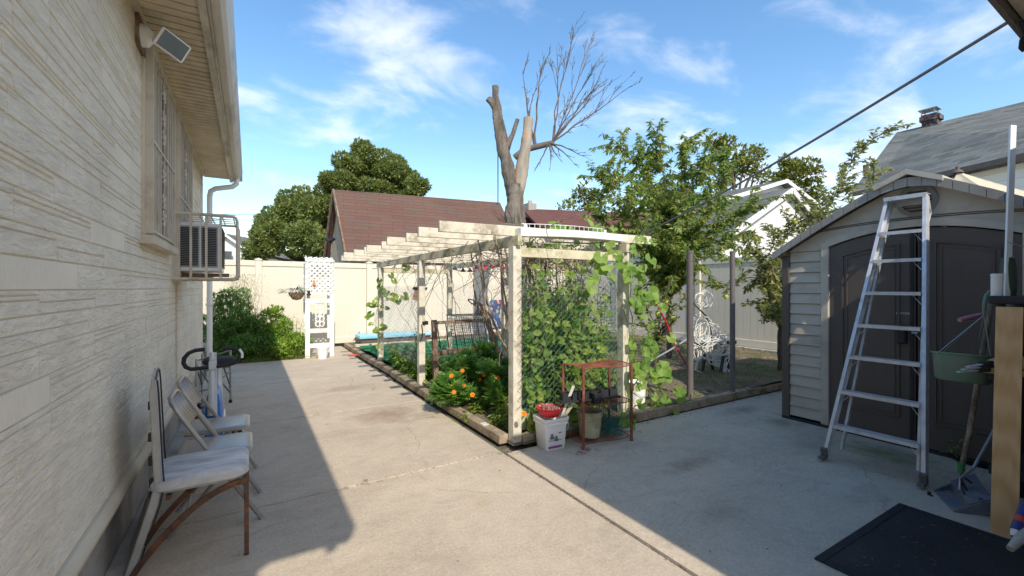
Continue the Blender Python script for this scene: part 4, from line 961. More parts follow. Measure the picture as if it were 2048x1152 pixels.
m,t,p=nt('printed_cloth'); vo=N(t,'ShaderNodeTexVoronoi'); vo.inputs['Scale'].default_value=16; L(t,coord(t),vo.inputs['Vector']); sp=N(t,'ShaderNodeSeparateColor'); L(t,vo.outputs['Color'],sp.inputs[0]); c=ramp(t,sp.outputs[0],[(0,(.05,.09,.25)),(.3,(.45,.46,.48)),(.5,(.30,.06,.06)),(.65,(.08,.14,.33)),(.8,(.06,.2,.2)),(.9,(.5,.42,.35))]); t.nodes[-1].color_ramp.interpolation='CONSTANT' if hasattr(t.nodes[-1],'color_ramp') else None
L(t,c,p.inputs['Base Color']); p.inputs['Roughness'].default_value=.9
def cloth(name,label,a,b,z0,z1,mat,n=36,amp=.03,fold=24):
    a=Vector(a);b=Vector(b);mb=MB()
    nn=V(-(b-a).y,(b-a).x,0).normalized()
    for j in range(9):
        for i in range(n+1):
            u=i/n; v=j/8; q=a.lerp(b,u)+nn*amp*math.sin(u*fold)*(v*.7+.3); q.z=z1+(z0-z1)*v+ .02*math.sin(u*9); mb.v.append(tuple(q))
    for j in range(8):
        for i in range(n): k=j*(n+1)+i; mb.f.append([k,k+1,k+n+2,k+n+1]); mb.m.append(0)
    o=mb.build(name,mat,smooth=True,label=label,cat='cloth'); s_=o.modifiers.new('s','SOLIDIFY'); s_.thickness=.004; return o
cloth('printed_cloth','blue, white and red printed cloth hanging low behind the vines',onY(978,620,9.0),onY(1062,620,9.4),.45,1.15,m)
cloth('printed_cloth','red, white and blue patterned cloth farther right behind the mesh',onY(1064,610,8.9),onY(1130,610,9.3),.55,1.25,m)
pl=thing('wading_pool','low dark green box with a light blue cover at the foot of the back fence','pool',(2.9,11.0,.05))
a=onY(722,690,10.95); b_=onY(862,690,10.95)
MB().box(a.x,b_.x,10.95,11.42,.04,.20).build('side',M['sheddark'],pl,bevel=.01); MB().box(a.x-.04,b_.x+.04,10.90,11.46,.203,.29).build('cover',plain('light_blue_plastic',(.25,.58,.75),.4,var=.1,sc=2,dirt=(.5,.7,.78)),pl,bevel=.02)
MB().box(a.x-.2,b_.x+.3,10.62,10.72,.06,.12).build('pale_board',M['pergola'],label='pale board lying along the green turf before the blue cover',cat='board')
MB().tube([gnd(703,686,.05),at(703,686,11.0)+V(.2,.0,.28)],.012,6).build('thin_stake',M['galv'],label='thin grey stake leaning by the far end of the walk edging',cat='stake')
MB().box(*(lambda q:(q.x-.09,q.x+.09,q.y-.05,q.y+.05,0,.035))(gnd(706,712))).build('red_trowel',plain('red_paint',(.6,.05,.05),.4),bevel=.012,label='small red toy piece on the walk near the arbor',cat='toy')
bh=thing('hanging_birdhouse','small dark wooden birdhouse hanging crooked from the pergola beam','birdhouse',(2.0,5.9,1.3))
c_=at(838,590,6.3); rot=Euler((R(8),R(14),R(-20))).to_matrix()
MB().obox(c_,rot@V(.075,0,0),rot@V(0,.06,0),rot@V(0,0,.08)).build('box',M['brownwood'],bh); MB().obox(c_+V(0,0,.10)+rot@V(.015,0,0),rot@V(.10,0,.02),rot@V(0,.08,0),rot@V(0,0,.008)).build('roof',M['dark'],bh)
MB().tube([c_+V(0,0,.10),V(c_.x+.03,c_.y,1.9)],.002,3).build('cord',M['dark'],bh)
red=plain('red_bell',(.55,.02,.06),.3); blk=plain('black_bell',(.05,.03,.03),.4)
for i,(px,py) in enumerate(((910,537),(926,541),(940,541),(953,535),(970,535),(987,533),(1005,533))):
    q=at(px,py,6.9); b=thing('garden_bell',('%s bell-shaped ornament hanging under the pergola, %s'%('dark' if i<3 else 'red',('first from the left','second from the left','third from the left','first of the red ones','second of the red ones','third of the red ones','last one beside the corner post')[i])),'ornament',tuple(q),'bell ornaments hanging in a row')
    MB().lathe([(0,.045),(.012,.04),(.018,.02),(.04,-.01),(.05,-.022),(.03,-.02),(0,-.01)],q,12).build('bell',blk if i<3 else red,b,smooth=True); MB().tube([q+V(0,0,.04),V(q.x,q.y,1.93)],.0015,3).build('string',M['dark'],b)
# hose tie on middle post
mb=MB(); 
for k in range(4): mb.tube([(2.155+.058*math.cos(a),6.015+.06*math.sin(a),.93+.012*k) for a in [i*.524 for i in range(12)]],.007,5,closed=True)
mb.tube([(2.1,5.955,.93),(2.11,5.94,.85),(2.10,5.94,.75),(2.08,5.95,.70)],.006,5)
mb.build('rubber_strap',M['black'],label='black rubber strap wound round the middle pergola post',cat='strap')
gp=thing('green_planter','pale green flowerpot with soil half hidden behind the corner post','flowerpot',(2.33,3.68,.06)); mb=MB(); pot(mb,(2.33,3.68,.06),.10,.135,.22); mb.build('pot',plain('pale_green_plastic',(.50,.56,.36),.5,var=.12),gp,smooth=True); MB().lathe([(0,.18),(.12,.18)],(2.33,3.68,.06),18).build('soil_fill',M['soil'],gp)

# ---------------------------------------------------------------- bucket, bowl, rack
bu=thing('square_bucket','square white plastic bucket with purple and grey cat litter print beside the corner post','bucket',(2.35,3.17,0))
ra=R(-31+27); ux=V(math.cos(ra),math.sin(ra),0); uy=V(-ux.y,ux.x,0); bc=V(2.36,3.22,0)
def rsq(c,hx,hy,z,r=.03,n=4):
    pts=[]
    for sx_,sy_,a0 in ((1,1,0),(-1,1,90),(-1,-1,180),(1,-1,270)):
        for k in range(n+1):
            a=R(a0+90*k/n); pts.append(c+ux*(sx_*(hx-r)+r*math.cos(a))+uy*(sy_*(hy-r)+r*math.sin(a))+V(0,0,z))
    return pts
mb=MB(); rings=[(.098,.088,0.0),(.103,.093,.006),(.118,.107,.225),(.128,.117,.228),(.128,.117,.24),(.122,.111,.242),(.132,.121,.262),(.132,.121,.285),(.122,.112,.285),(.116,.106,.2),(.0,.0,.2)]
b0=len(mb.v); mm=20
for hx,hy,z in rings: mb.v+= [tuple(q) for q in rsq(bc,max(hx,.031),max(hy,.031),z)]
for i in range(len(rings)-1):
    for k in range(mm): k2=(k+1)%mm; mb.f.append([b0+i*mm+k,b0+i*mm+k2,b0+(i+1)*mm+k2,b0+(i+1)*mm+k]); mb.m.append(0)
mb.build('body',M['white_pl'],bu,smooth=True)
def lab(x0,x1,z0,z1,face,mat,name,off=.0015):
    # rectangle on the sloping face; face 0 = front (-uy), 1 = right (+ux)
    mb_=MB(); P=[]
    for x,z in ((x0,z0),(x1,z0),(x1,z1),(x0,z1)):
        if face==0: P.append(bc+ux*x-uy*(.093+.014*z/.225+off)+V(0,0,z))
        else: P.append(bc+uy*x+ux*(.103+.015*z/.225+off)+V(0,0,z))
    mb_.quad(*P); return mb_
purple=plain('purple_print',(.33,.06,.28),.5,var=.1,bs=0); grey=plain('grey_print',(.16,.17,.18),.5,var=.1,bs=0); lgrey=plain('light_print',(.50,.47,.48),.5,var=.1,bs=0)
lab(-.085,.04,.02,.042,0,purple,'b').build('purple_band',purple,bu)
lab(.04,.062,.02,.042,0,grey,'b').build('grey_patch',grey,bu)
lab(-.088,-.02,.085,.10,0,purple,'b').build('purple_stripe',lgrey,bu)
mb=MB() # two sitting cats, simple outlines
def bp(x,z): return bc+ux*x-uy*(.093+.014*z/.225+.003)+V(0,0,z)
cat=[(-.02,0),(.024,0),(.028,.006),(.022,.02),(.012,.032),(.012,.045),(.008,.053),(.004,.047),(-.004,.047),(-.009,.053),(-.012,.044),(-.014,.03),(-.022,.014)]
for ox,oz in ((-.05,.105),(-.005,.082)): mb.add([bp(ox+x,oz+z) for x,z in cat],[tuple(range(len(cat)))])
mb.add([bp(.02,.09),bp(.055,.088),bp(.055,.092),bp(.02,.096)],[(0,1,2,3)]); mb.build('cat_print',grey,bu)
lab(.018,.05,.150,.160,0,grey,'b').build('small_print',grey,bu)
mb=MB()
def sp_(x,z): return bc+uy*x+ux*(.103+.015*z/.225+.0025)+V(0,0,z)
for x0,x1,z0,z1 in ((-.075,-.045,.155,.17),(-.075,-.06,.03,.055)): mb.quad(sp_(x0,z0),sp_(x1,z0),sp_(x1,z1),sp_(x0,z1))
for z in (.06,.068,.076,.084,.092,.1,.135,.143,.15): mb.quad(sp_(-.03,z),sp_(.05,z),sp_(.05,z+.003),sp_(-.03,z+.003))
mb.build('side_print',lgrey,bu)
MB().tube([bc+ux*.135-uy*.09+V(0,0,.22),bc+ux*.145-uy*.06+V(0,0,.15),bc+ux*.15+uy*0+V(0,0,.128),bc+ux*.145+uy*.06+V(0,0,.15),bc+ux*.135+uy*.09+V(0,0,.22)],.003,5).build('bail',M['white_pl'],bu,smooth=True)
rb=thing('red_bowl','red plastic bowl planted with succulents on top of the square bucket','bowl',tuple(bc+V(-.01,0,.285)))
mb=MB(); mb.lathe([(0,0),(.085,0),(.11,.05),(.12,.072),(.125,.075),(.115,.075),(.10,.045),(.0,.045)],bc+V(-.015,0,.29),26); mb.build('bowl',plain('red_plastic_bowl',(.55,.035,.04),.35,var=.15),rb,smooth=True)
su=leafmat('pink_succulent',[(.30,.06,.10),(.45,.22,.22),(.5,.36,.30)],.2); mb=MB()
for i in range(150):
    a=rnd(0,6.28); r_=rnd(0,.1); q=bc+V(-.015+r_*math.cos(a),r_*math.sin(a),.35); mb.leaf(q,V(rnd(-1,1),rnd(-1,1),1),rv(),.035,.018)
mb.build('succulents',su,rb)
st_=thing('broken_slats','two pale broken wooden slats standing up out of the square bucket','wooden slats',tuple(bc+V(.09,.02,.2)))
a=bc+ux*.095+V(0,0,.21); MB().bar(a,at(1147,772,3.93),.028,.006,uy).build('slat',M['white'],st_); MB().bar(a+ux*.02,at(1156,790,3.98),.03,.006,ux*.6+uy).build('slat',M['pergola'],st_)
rk=thing('rusty_rack','rusty folding wire plant rack in front of the green mesh','rack',(2.83,3.12,0))
L4=[V(2.56,3.0,0),V(3.10,2.94,0),V(3.13,3.27,0),V(2.58,3.32,0)]
for i,q in enumerate(L4):
    MB().tube([q,q+V(0,0,.75-.01*i)],.0125,8).lathe([(0,0),(.017,0),(.017,.03),(.0125,.035)],q,8).build('leg',M['rust'],rk,smooth=True)
    
def mesh_shelf(z,wav,n=20,m_=12):
    mb=MB()
    def q(u,v): 
        a=L4[0].lerp(L4[1],u); b=L4[3].lerp(L4[2],u); return a.lerp(b,v)+V(0,0,z+wav*(math.sin(u*6.5+v*2)*.6+math.sin(v*5)*.4))
    for i in range(n+1): mb.tube([q(i/n,k/6) for k in range(7)],.0022,4)
    for j in range(m_+1): mb.tube([q(k/10,j/m_) for k in range(11)],.0022 if 0<j<m_ else .005,4)
    for e in (0,1): mb.tube([q(e,k/6) for k in range(7)],.005,4)
    return mb
mesh_shelf(.72,.016).build('shelf',M['rust'],rk); mesh_shelf(.38,.012).build('shelf',M['rust'],rk); mesh_shelf(.045,.008,14,8).build('shelf',M['rust'],rk)
tr_=thing('seedling_tray','black plastic tray of square seedling pots on the middle shelf of the rusty rack','seedling tray',(2.8,3.1,.40))
mb=MB(); a=V(2.42,3.17,.42); b_=V(2.98,3.02,.435); dd=(b_-a).normalized(); nn=V(-dd.y,dd.x,0)
mb.obox((a+b_)/2,dd*.30,nn*.075,V(0,0,.008)); mb.build('tray',M['dark'],tr_)
for k in range(6):
    c_=a+dd*(.06+k*.095); mb=MB()
    for s1 in (-1,1): mb.obox(c_+dd*s1*.036+V(0,0,.04),dd*.003,nn*.038,V(0,0,.032)); mb.obox(c_+nn*s1*.036+V(0,0,.04),dd*.033,nn*.003,V(0,0,.032))
    mb.build('cell',M['dark'],tr_); 
bpot=thing('square_pot','single black nursery pot hanging in front of the seedling tray on the rack','pot',(2.70,2.98,.39)); mb=MB(); mb.lathe([(0,0),(.048,0),(.062,.085),(.068,.085),(.068,.095),(.058,.095),(.045,.01),(0,.01)],(2.72,3.01,.398),4,rot=.6); mb.build('pot',M['dark'],bpot); MB().lathe([(0,.07),(.05,.07)],(2.72,3.01,.398),4,rot=.6).build('soil_fill',M['soil'],bpot)
bp_=thing('beige_planter','round beige nursery pot filled with dry twigs under the rusty rack','flowerpot',(2.75,3.17,.0))
c_=V(2.765,3.15,.055); mb=MB(); mb.lathe([(0,0),(.095,0),(.115,.19),(.122,.19),(.124,.205),(.118,.207),(.124,.225),(.129,.235),(.118,.237),(.108,.19),(0,.19)],c_,28); mb.build('pot',plain('beige_plastic',(.42,.40,.25),.5,var=.12,dirt=(.25,.2,.13),dsc=9),bp_,smooth=True)
mb=MB()
for i in range(40):
    q=c_+V(rnd(-.08,.08),rnd(-.08,.08),.21); mb.tube([q,q+V(rnd(-.09,.09),rnd(-.09,.09),rnd(.0,.05))],.003,4)
mb.build('twigs',M['vinewood'],bp_)
gm=leafmat('teal_netting',[(.02,.10,.10),(.03,.17,.16),(.05,.22,.20)],.1); mb=MB(); c_=V(2.99,3.12,.0)
for i in range(150):
    q=c_+V(rnd(-.1,.13),rnd(-.1,.12),0); z=rnd(.02,.36); pts=[]
    for k in range(7): pts.append(q+V(rnd(-.045,.045),rnd(-.04,.04),min(max(z+rnd(-.05,.05),.06),.36))); q=q+V(rnd(-.02,.02),rnd(-.02,.02),0); z+=rnd(-.07,.05)
    mb.tube(pts,.0014,3,caps=False)
mb.build('garden_netting',gm,label='crumpled heap of teal garden netting under the right of the rusty rack',cat='netting')
wb=thing('round_bucket','round white bucket with wire handle on the soil right of the pergola post','bucket',(3.83,3.56,.08)); mb=MB()
mb.lathe([(0,0),(.095,0),(.107,.23),(.114,.232),(.114,.245),(.108,.247),(.117,.275),(.121,.30),(.112,.30),(.10,.22),(0,.22)],(3.83,3.56,.07),28); mb.build('body',M['white_pl'],wb,smooth=True)
MB().tube([V(3.83+.118*math.cos(a),3.56+.118*math.sin(a)-.01,.32-.10*math.sin(k*.35)) for k,a in enumerate([3.3+i*.33 for i in range(9)])],.003,5).build('handle',M['galv'],wb)
def debris(px,py,n,label):
    c=gnd(px,py,.006); mb=MB()
    for i in range(n):
        q=c+V(random.gauss(0,.06),random.gauss(0,.03),rnd(0,.006)); mb.tube([q,q+V(rnd(-.04,.04),rnd(-.03,.03),rnd(0,.012)),q+V(rnd(-.07,.07),rnd(-.04,.04),0)],.0022,4)
    mb.build('plant_debris',M['vinewood'],label=label,cat='debris',kind='stuff')
debris(1170,903,14,'dry stems lying at the foot of the rusty rack'); debris(1020,905,12,'dry stems at the foot of the corner post'); debris(730,967,5,'thin twig litter on the sunlit walk'); debris(1250,866,14,'dry stems beside the rack')
# ---------------------------------------------------------------- shed (front at X = 5.13, facing the walk)
XS=5.13; YC=1.49; HW=1.115; YB_=YC+HW
sh=thing('garden_shed','taupe plastic garden shed with dark brown arched double doors and rounded gable','shed',(XS+1.2,YC,0))
def rz(y): # roof underside height on the front
    u=abs(y-YC)/HW
    return 2.43-.60*u**1.18-.0*u if u>.14 else 2.43-.60*.14**1.18+ (.14-u)*.12
DW=.655; # half door opening
def dz_(y): u=(y-YC)/DW; return 2.0-.125*u*u
mb=MB(); n=40
# gable front above the doors, cut to the arch
ysx=[YC-HW+2*HW*i/n for i in range(n+1)]
for a,b in zip(ysx[:-1],ysx[1:]):
    for xx in (XS,):
        za=dz_(a)+.03 if abs(a-YC)<DW+.05 else 1.845; zb=dz_(b)+.03 if abs(b-YC)<DW+.05 else 1.845
        mb.add([(xx,a,za),(xx,b,zb),(xx,b,rz(b)-.02),(xx,a,rz(a)-.02),(xx+.04,a,za),(xx+.04,b,zb),(xx+.04,b,rz(b)-.02),(xx+.04,a,rz(a)-.02)],[(0,3,2,1),(0,1,5,4)])
mb.build('gable_panel',M['shedwall'],sh)
# side strips of lap siding
for s_ in (1,-1):
    ya,yb=sorted((YC+s_*(HW-.075),YC+s_*(DW+.075))); mb=MB(); z=.05; k=0
    hh=(1.845-.05)/16
    for k in range(16):
        z=.05+hh*k; mb.add([(XS-.004,ya,z),(XS-.004,yb,z),(XS+.012,yb,z+hh-.006),(XS+.012,ya,z+hh-.006),(XS+.02,ya,z),(XS+.02,yb,z),(XS+.02,yb,z+hh),(XS+.02,ya,z+hh)],[(0,3,2,1),(0,1,5,4),(3,7,6,2),(4,5,6,7)])
    mb.build('lap_siding',M['shedwall'],sh)
    c=YC+s_*(HW-.035); MB().box(XS-.022,XS+.06,c-.04,c+.04,.0,rz(c)-.05).build('corner_post',M['sheddark'],sh,bevel=.012)
    c=YC+s_*(DW+.038); MB().box(XS-.028,XS+.03,c-.038,c+.038,.03,1.93).build('door_casing',M['shedwall'],sh,bevel=.01)
mb=MB(); n=28
for i in range(n):
    a=YC-DW-.07+(2*DW+.14)*i/n; b=YC-DW-.07+(2*DW+.14)*(i+1)/n
    f=lambda y:min(dz_(y),2.0)
    mb.hexa([(XS-.03,a,f(a)),(XS-.03,b,f(b)),(XS+.03,b,f(b)),(XS+.03,a,f(a)),(XS-.03,a,f(a)+.065),(XS-.03,b,f(b)+.065),(XS+.03,b,f(b)+.065),(XS+.03,a,f(a)+.065)])
mb.build('arch_casing',M['shedwall'],sh)
mb=MB()
for off in (.135,.15):
    pts=[(XS-.004,YC-HW+.12+(2*HW-.24)*i/30,0) for i in range(31)]; mb.tube([(x,y,1.80+off+.14*math.sqrt(max(0,1-((y-YC)/(HW*.97))**2))) for x,y,_ in pts],.004,4)
mb.build('arch_groove',M['sheddark'],sh)
# body behind
mb=MB(); mb.box(XS+.05,XS+2.5,YC-HW+.02,YC-HW+.05,0,1.83); mb.box(XS+.05,XS+2.5,YC+HW-.05,YC+HW-.02,0,1.83); mb.box(XS+2.48,XS+2.5,YC-HW+.05,YC+HW-.05,0,1.83)
mb.prism([(XS+2.48,y,rz(y)-.02) for y in ysx[::2]]+[(XS+2.48,ysx[-1],1.83),(XS+2.48,ysx[0],1.83)],(.02,0,0)); mb.build('side_wall',M['shedwall'],sh)
MB().box(XS-.03,XS+2.5,YC-HW-.0,YC+HW,-.0,.028).build('floor',M['dark'],sh,bevel=.006)
# roof shell
mb=MB(); n=24; E=HW+.05
for i in range(n):
    a=YC-E+2*E*i/n; b=YC-E+2*E*(i+1)/n
    za=rz(a);zb=rz(b); mb.hexa([(XS-.11,a,za),(XS-.11,b,zb),(XS+2.6,b,zb),(XS+2.6,a,za),(XS-.11,a,za+.035),(XS-.11,b,zb+.035),(XS+2.6,b,zb+.035),(XS+2.6,a,za+.035)])
mb.build('roof',M['shedroof'],sh)
mb=MB(); 
for i in range(n):
    a=YC-E+2*E*i/n+.002; b=YC-E+2*E*(i+1)/n-.002
    mb.hexa([(XS-.128,a,rz(a)-.035),(XS-.128,b,rz(b)-.035),(XS-.112,b,rz(b)-.035),(XS-.112,a,rz(a)-.035),(XS-.128,a,rz(a)+.045),(XS-.128,b,rz(b)+.045),(XS-.112,b,rz(b)+.045),(XS-.112,a,rz(a)+.045)])
mb.build('verge_trim',M['shedroof'],sh)
mb=MB(); 
for s_ in (1,-1):
    a=V(0,YC,2.505); b=V(0,YC+s_*.235,2.40); mb.add([(XS-.15,a.y,a.z),(XS-.15,b.y,b.z),(XS+2.62,b.y,b.z),(XS+2.62,a.y,a.z),(XS-.15,a.y,a.z-.045),(XS-.15,b.y,b.z-.045),(XS+2.62,b.y,b.z-.045),(XS+2.62,a.y,a.z-.045)],[(0,1,2,3),(0,1,5,4),(1,2,6,5),(4,5,6,7)])
o=mb.build('ridge_cap',M['shedwall'],sh)
# round vent
q=onX(1834,402,XS)
Mx=Matrix.Rotation(R(-90),4,'Y')
vt=MB().lathe([(.105,.0),(.135,.0),(.142,.008),(.142,.016),(.105,.016)],(XS-.002,q.y,q.z),30,M=Mx).build('vent',M['shedroof'],sh,smooth=True)
mb=MB()
for k in range(-3,4):
    zz=k*.028; w_=math.sqrt(.105**2-zz*zz); mb.hexa([(XS-.006,q.y-w_,q.z+zz-.012),(XS-.006,q.y+w_,q.z+zz-.012),(XS+.01,q.y+w_,q.z+zz-.006),(XS+.01,q.y-w_,q.z+zz-.006),(XS-.014,q.y-w_,q.z+zz+.002),(XS-.014,q.y+w_,q.z+zz+.002),(XS+.01,q.y+w_,q.z+zz+.012),(XS+.01,q.y-w_,q.z+zz+.012)])
mb.build('vent_slats',M['sheddark'],vt)
# doors
YD=YC-.03
for s_ in (1,-1):
    ya,yb=(YD+.008,YC+DW) if s_==1 else (YC-DW,YD-.008); n=12; d=MB()
    for i in range(n):
        a=ya+(yb-ya)*i/n; b=ya+(yb-ya)*(i+1)/n
        d.hexa([(XS-.006,a,.035),(XS-.006,b,.035),(XS+.03,b,.035),(XS+.03,a,.035),(XS-.006,a,dz_(a)-.012),(XS-.006,b,dz_(b)-.012),(XS+.03,b,dz_(b)-.012),(XS+.03,a,dz_(a)-.012)])
    dr=d.build('door',M['sheddark'],sh)
    p0,p1=ya+.11,yb-.11; mb=MB()
    top=lambda y: dz_(y)-.15
    # moulding round the single tall panel
    for w_,dx in ((.0,.012),(.035,.007)):
        a0,a1=p0+w_,p1-w_; zb=.26+w_
        mb.box(XS-.006-dx,XS-.006,a0,a0+.014,zb,top(a0)-w_); mb.box(XS-.006-dx,XS-.006,a1-.014,a1,zb,top(a1)-w_); mb.box(XS-.006-dx,XS-.006,a0+.014,a1-.014,zb,zb+.014)
        for i in range(8):
            a=a0+(a1-a0)*i/8; b=a0+(a1-a0)*(i+1)/8
            mb.hexa([(XS-.006-dx,a,top(a)-w_),(XS-.006-dx,b,top(b)-w_),(XS-.006,b,top(b)-w_),(XS-.006,a,top(a)-w_),(XS-.006-dx,a,top(a)-w_+.014),(XS-.006-dx,b,top(b)-w_+.014),(XS-.006,b,top(b)-w_+.014),(XS-.006,a,top(a)-w_+.014)])
    mb.build('panel_moulding',M['sheddark'],dr)
    if s_==1:
        h=onX(1806,668,XS); MB().box(XS-.05,XS-.006,h.y-.035,h.y+.035,h.z-.09,h.z+.08).build('handle',M['dark'],dr,bevel=.015)
        MB().tube([(XS-.03,YD+.025,h.z+.02),(XS-.04,YD-.02,h.z+.02)],.011,8).build('latch',M['galv'],dr)
        MB().box(XS-.02,XS-.0065,YD+.02,YD+.045,.04,1.98).build('centre_strip',M['dark'],dr)
    else: MB().box(XS-.016,XS-.0065,YD-.045,YD-.02,.04,1.98).build('centre_strip',M['dark'],dr)
def text(body,size,loc,rot,mat,parent,name):
    cu=bpy.data.curves.new(name,'FONT'); cu.body=body; cu.size=size; cu.align_x='CENTER'; cu.align_y='CENTER'; cu.extrude=.0006
    o=bpy.data.objects.new(name+'_tmp',cu); COL.objects.link(o); dg=bpy.context.evaluated_depsgraph_get(); me=bpy.data.meshes.new_from_object(o.evaluated_get(dg)); bpy.data.objects.remove(o)
    me.materials.clear(); me.materials.append(mat); ob=bpy.data.objects.new(name,me); COL.objects.link(ob); ob.parent=parent
    ob.matrix_local=WM[parent.name].inverted()@Matrix.LocRotScale(Vector(loc),Euler(rot),None); return ob
h=onX(1807,627,XS); text('LIFETIME',.026,(XS-.0085,h.y,h.z),(R(90),0,R(-90)),M['white'],sh,'lettering')
# ---------------------------------------------------------------- ladder
lt=thing('stepladder','folded aluminium stepladder leaning on the front of the brown shed','ladder',(4.15,1.45,0))
fl0,fr0=gnd(1647,922),gnd(1846,978); xl=4.93
fl1=onX(1774,392,xl); fr1=onX(1849,392,xl); fl0.z=fr0.z=.03; zt=(fl1.z+fr1.z)/2; fl1.z=fr1.z=zt
fwd=V(-1,0,.35).normalized()
for a,b in ((fl0,fl1),(fr0,fr1)):
    mb=MB(); sd=(1 if a is fl0 else -1)
    d=(b-a).normalized(); yv=V(0,1,0); nn=d.cross(yv).normalized()
    if nn.x>0: nn=-nn
    mb.bar(a,b,.025,.006,nn); q=V(0,-sd*.0,0)
    mb.obox((a+b)/2+yv*sd*.012-nn*.035,nn*.035,yv*.002,d*((b-a).length/2)); mb.obox((a+b)/2+yv*sd*-.0-nn*.071,nn*.002,yv*.012,d*((b-a).length/2))
    mb.build('rail',M['alu'],lt)
    MB().obox(a+V(-.01,0,.005),V(.04,0,0),V(0,.02,0),V(0,0,.012)).obox(a+V(0.01,0,.04),V(.012,0,.005),V(0,.022,0),V(-.01,0,.04)).build('foot',M['darkgrey'],lt,bevel=.003)
for (pl_,pr_) in ((455,458),(519,515),(585,584),(652,656),(719,728),(790,806),(860,888)):
    # heights from the right rail
    u=None; best=0
    for k in range(200):
        q=fr0.lerp(fr1,k/199); tt=(q-V(0,0,HC)); dd=q.x*S+q.y*K; yy=CY-(q.z-HC)*F/dd
        if abs(yy-pr_)<abs(best-pr_) : best=yy;u=k/199
    a=fl0.lerp(fl1,u)+V(.025,0,0); b=fr0.lerp(fr1,u)+V(.025,0,0)
    mb=MB(); mb.box(a.x-.04,a.x+.045,b.y+.012,a.y-.012,a.z-.003,a.z+.0); mb.box(a.x-.041,a.x-.037,b.y+.012,a.y-.012,a.z-.028,a.z); mb.build('step',M['alu'],lt)
    mb=MB()
    for y_,s_ in ((b.y,1),(a.y,-1)): mb.tube([(a.x-.028,y_+s_*.012,a.z-.10),(a.x-.0,y_+s_*.09,a.z-.005)],.0025,4)
    mb.build('step_brace',M['alu'],lt)
a=fl1;b=fr1
mb=MB(); mb.box(a.x-.03,a.x+.11,b.y-.015,a.y+.015,zt-.002,zt+.004); mb.box(a.x-.034,a.x-.03,b.y-.015,a.y+.015,zt-.03,zt+.004); mb.build('top_cap',M['alu'],lt)
MB().box(a.x+.085,a.x+.09,b.y-.005,a.y+.005,zt-.075,zt-.004).build('hinge_plate',M['galv'],lt)
for y0_,y1_ in ((fl0.y-.06,fl1.y-.005),(fr0.y+.06,fr1.y+.005)):
    MB().bar((fl0.x+.17,y0_,.08),(a.x+.09,y1_,zt-.03),.018,.035,(1,0,.3)).build('rear_rail',M['alu'],lt)
MB().tube([(a.x+.05,b.y-.01,zt-.02),(a.x+.10,b.y-.012,zt-.16),(a.x-.02,b.y-.01,zt-.36)],.007,6).tube([(a.x+.05,a.y+.01,zt-.02),(a.x+.10,a.y+.012,zt-.16),(a.x-.02,a.y+.01,zt-.36)],.007,6).build('spreader',M['alu'],lt)
# ---------------------------------------------------------------- black mat
mt=nt('mat_ribs'); m,t,p=mt; co=coord(t); w=N(t,'ShaderNodeTexWave'); w.bands_direction='X'; w.inputs['Scale'].default_value=26; L(t,co,w.inputs['Vector']); c=ramp(t,noise(t,co,3,8,.75),[(.35,(.010,.010,.012)),(.6,(.022,.022,.025)),(.8,(.06,.052,.045))]); vo=N(t,'ShaderNodeTexVoronoi'); vo.inputs['Scale'].default_value=30; L(t,co,vo.inputs['Vector']); c=mix(t,ramp(t,vo.outputs['Distance'],[(.05,(.5,.5,.5)),(.10,(0,0,0))]),c,(.22,.19,.15))
L(t,c,p.inputs['Base Color']); p.inputs['Roughness'].default_value=.8; bump(t,w.outputs[0],p,.5,.006)
fm=thing('rubber_doormat','large black ribbed rubber mat on the shaded concrete','doormat',(3.13,.72,.004))
x0,x1,y0,y1=2.575,3.72,.42,1.15
MB().box(x0+.045,x1-.045,y0+.045,y1-.045,.005,.012).build('ribbed_field',m,fm); MB().box(x0,x1,y1-.045,y1,.005,.016).box(x0,x1,y0,y0+.045,.005,.016).box(x0,x0+.045,y0+.045,y1-.045,.005,.016).box(x1-.045,x1,y0+.045,y1-.045,.005,.016).build('border',M['black'],fm,bevel=.004)
mb=MB()
for i in range(45):
    q=V(rnd(x0+.1,x1-.05),rnd(y0+.1,y1-.02),.014); a=rnd(0,6.28); l_=rnd(.006,.03); mb.tube([q,q+V(math.cos(a)*l_,math.sin(a)*l_,.003)],.0009,3)
mb.build('leaf_litter',M['vinewood'],label='bits of dry straw scattered on the black mat',cat='litter',kind='stuff')
# ---------------------------------------------------------------- plank, pole, shelf clutter
pk=gnd(1980,1066); pr_=gnd(2037,1083); top=1.335
mb=MB(); d=(pr_-pk).normalized(); nn=V(-d.y,d.x,0); cc=(pk+pr_)/2; w2=(pr_-pk).length/2
mb.hexa([pk,pr_,pr_+nn*.02,pk+nn*.02]+[q+V(.10,.0,top)+nn*.07 for q in (pk-V(0,0,0),pr_,pr_+nn*.02,pk+nn*.02)])
mb.build('pine_plank',M['plank'],bevel=.002,label='upright new pine plank leaning against the black shelf',cat='plank')
a=at(2006,640,2.92); b_=at(2025,251,3.05)
a=at(1998,1040,2.69); a.z=.005; b_=at(2025,251,2.78); MB().bar(a,b_,.034,.012,(.5,.86,0)).bar(a+V(.02,0,0),b_+V(.02,.0,0),.011,.028,(.5,.86,0)).build('tall_strip',M['white_pl'],label='tall thin white strip standing up behind the pine plank',cat='strip')
bs=thing('black_shelf','black plastic shelf unit crowded with garden things beside the pine plank','shelf unit',(4.45,.45,0))
sx0=4.02; sx1=4.62; sy1=.80; sy0=-.25
for z in (.32,.92,1.40): MB().box(sx0,sx1,sy0,sy1,z-.05,z).build('shelf',M['dark'],bs,bevel=.006)
for x in (sx0+.04,sx1-.04):
    for y in (sy0+.04,sy1-.04): MB().lathe([(.03,0),(.028,.27),(.028,.93),(.028,1.35)],(x,y,0),12).build('leg',M['dark'],bs,smooth=True)
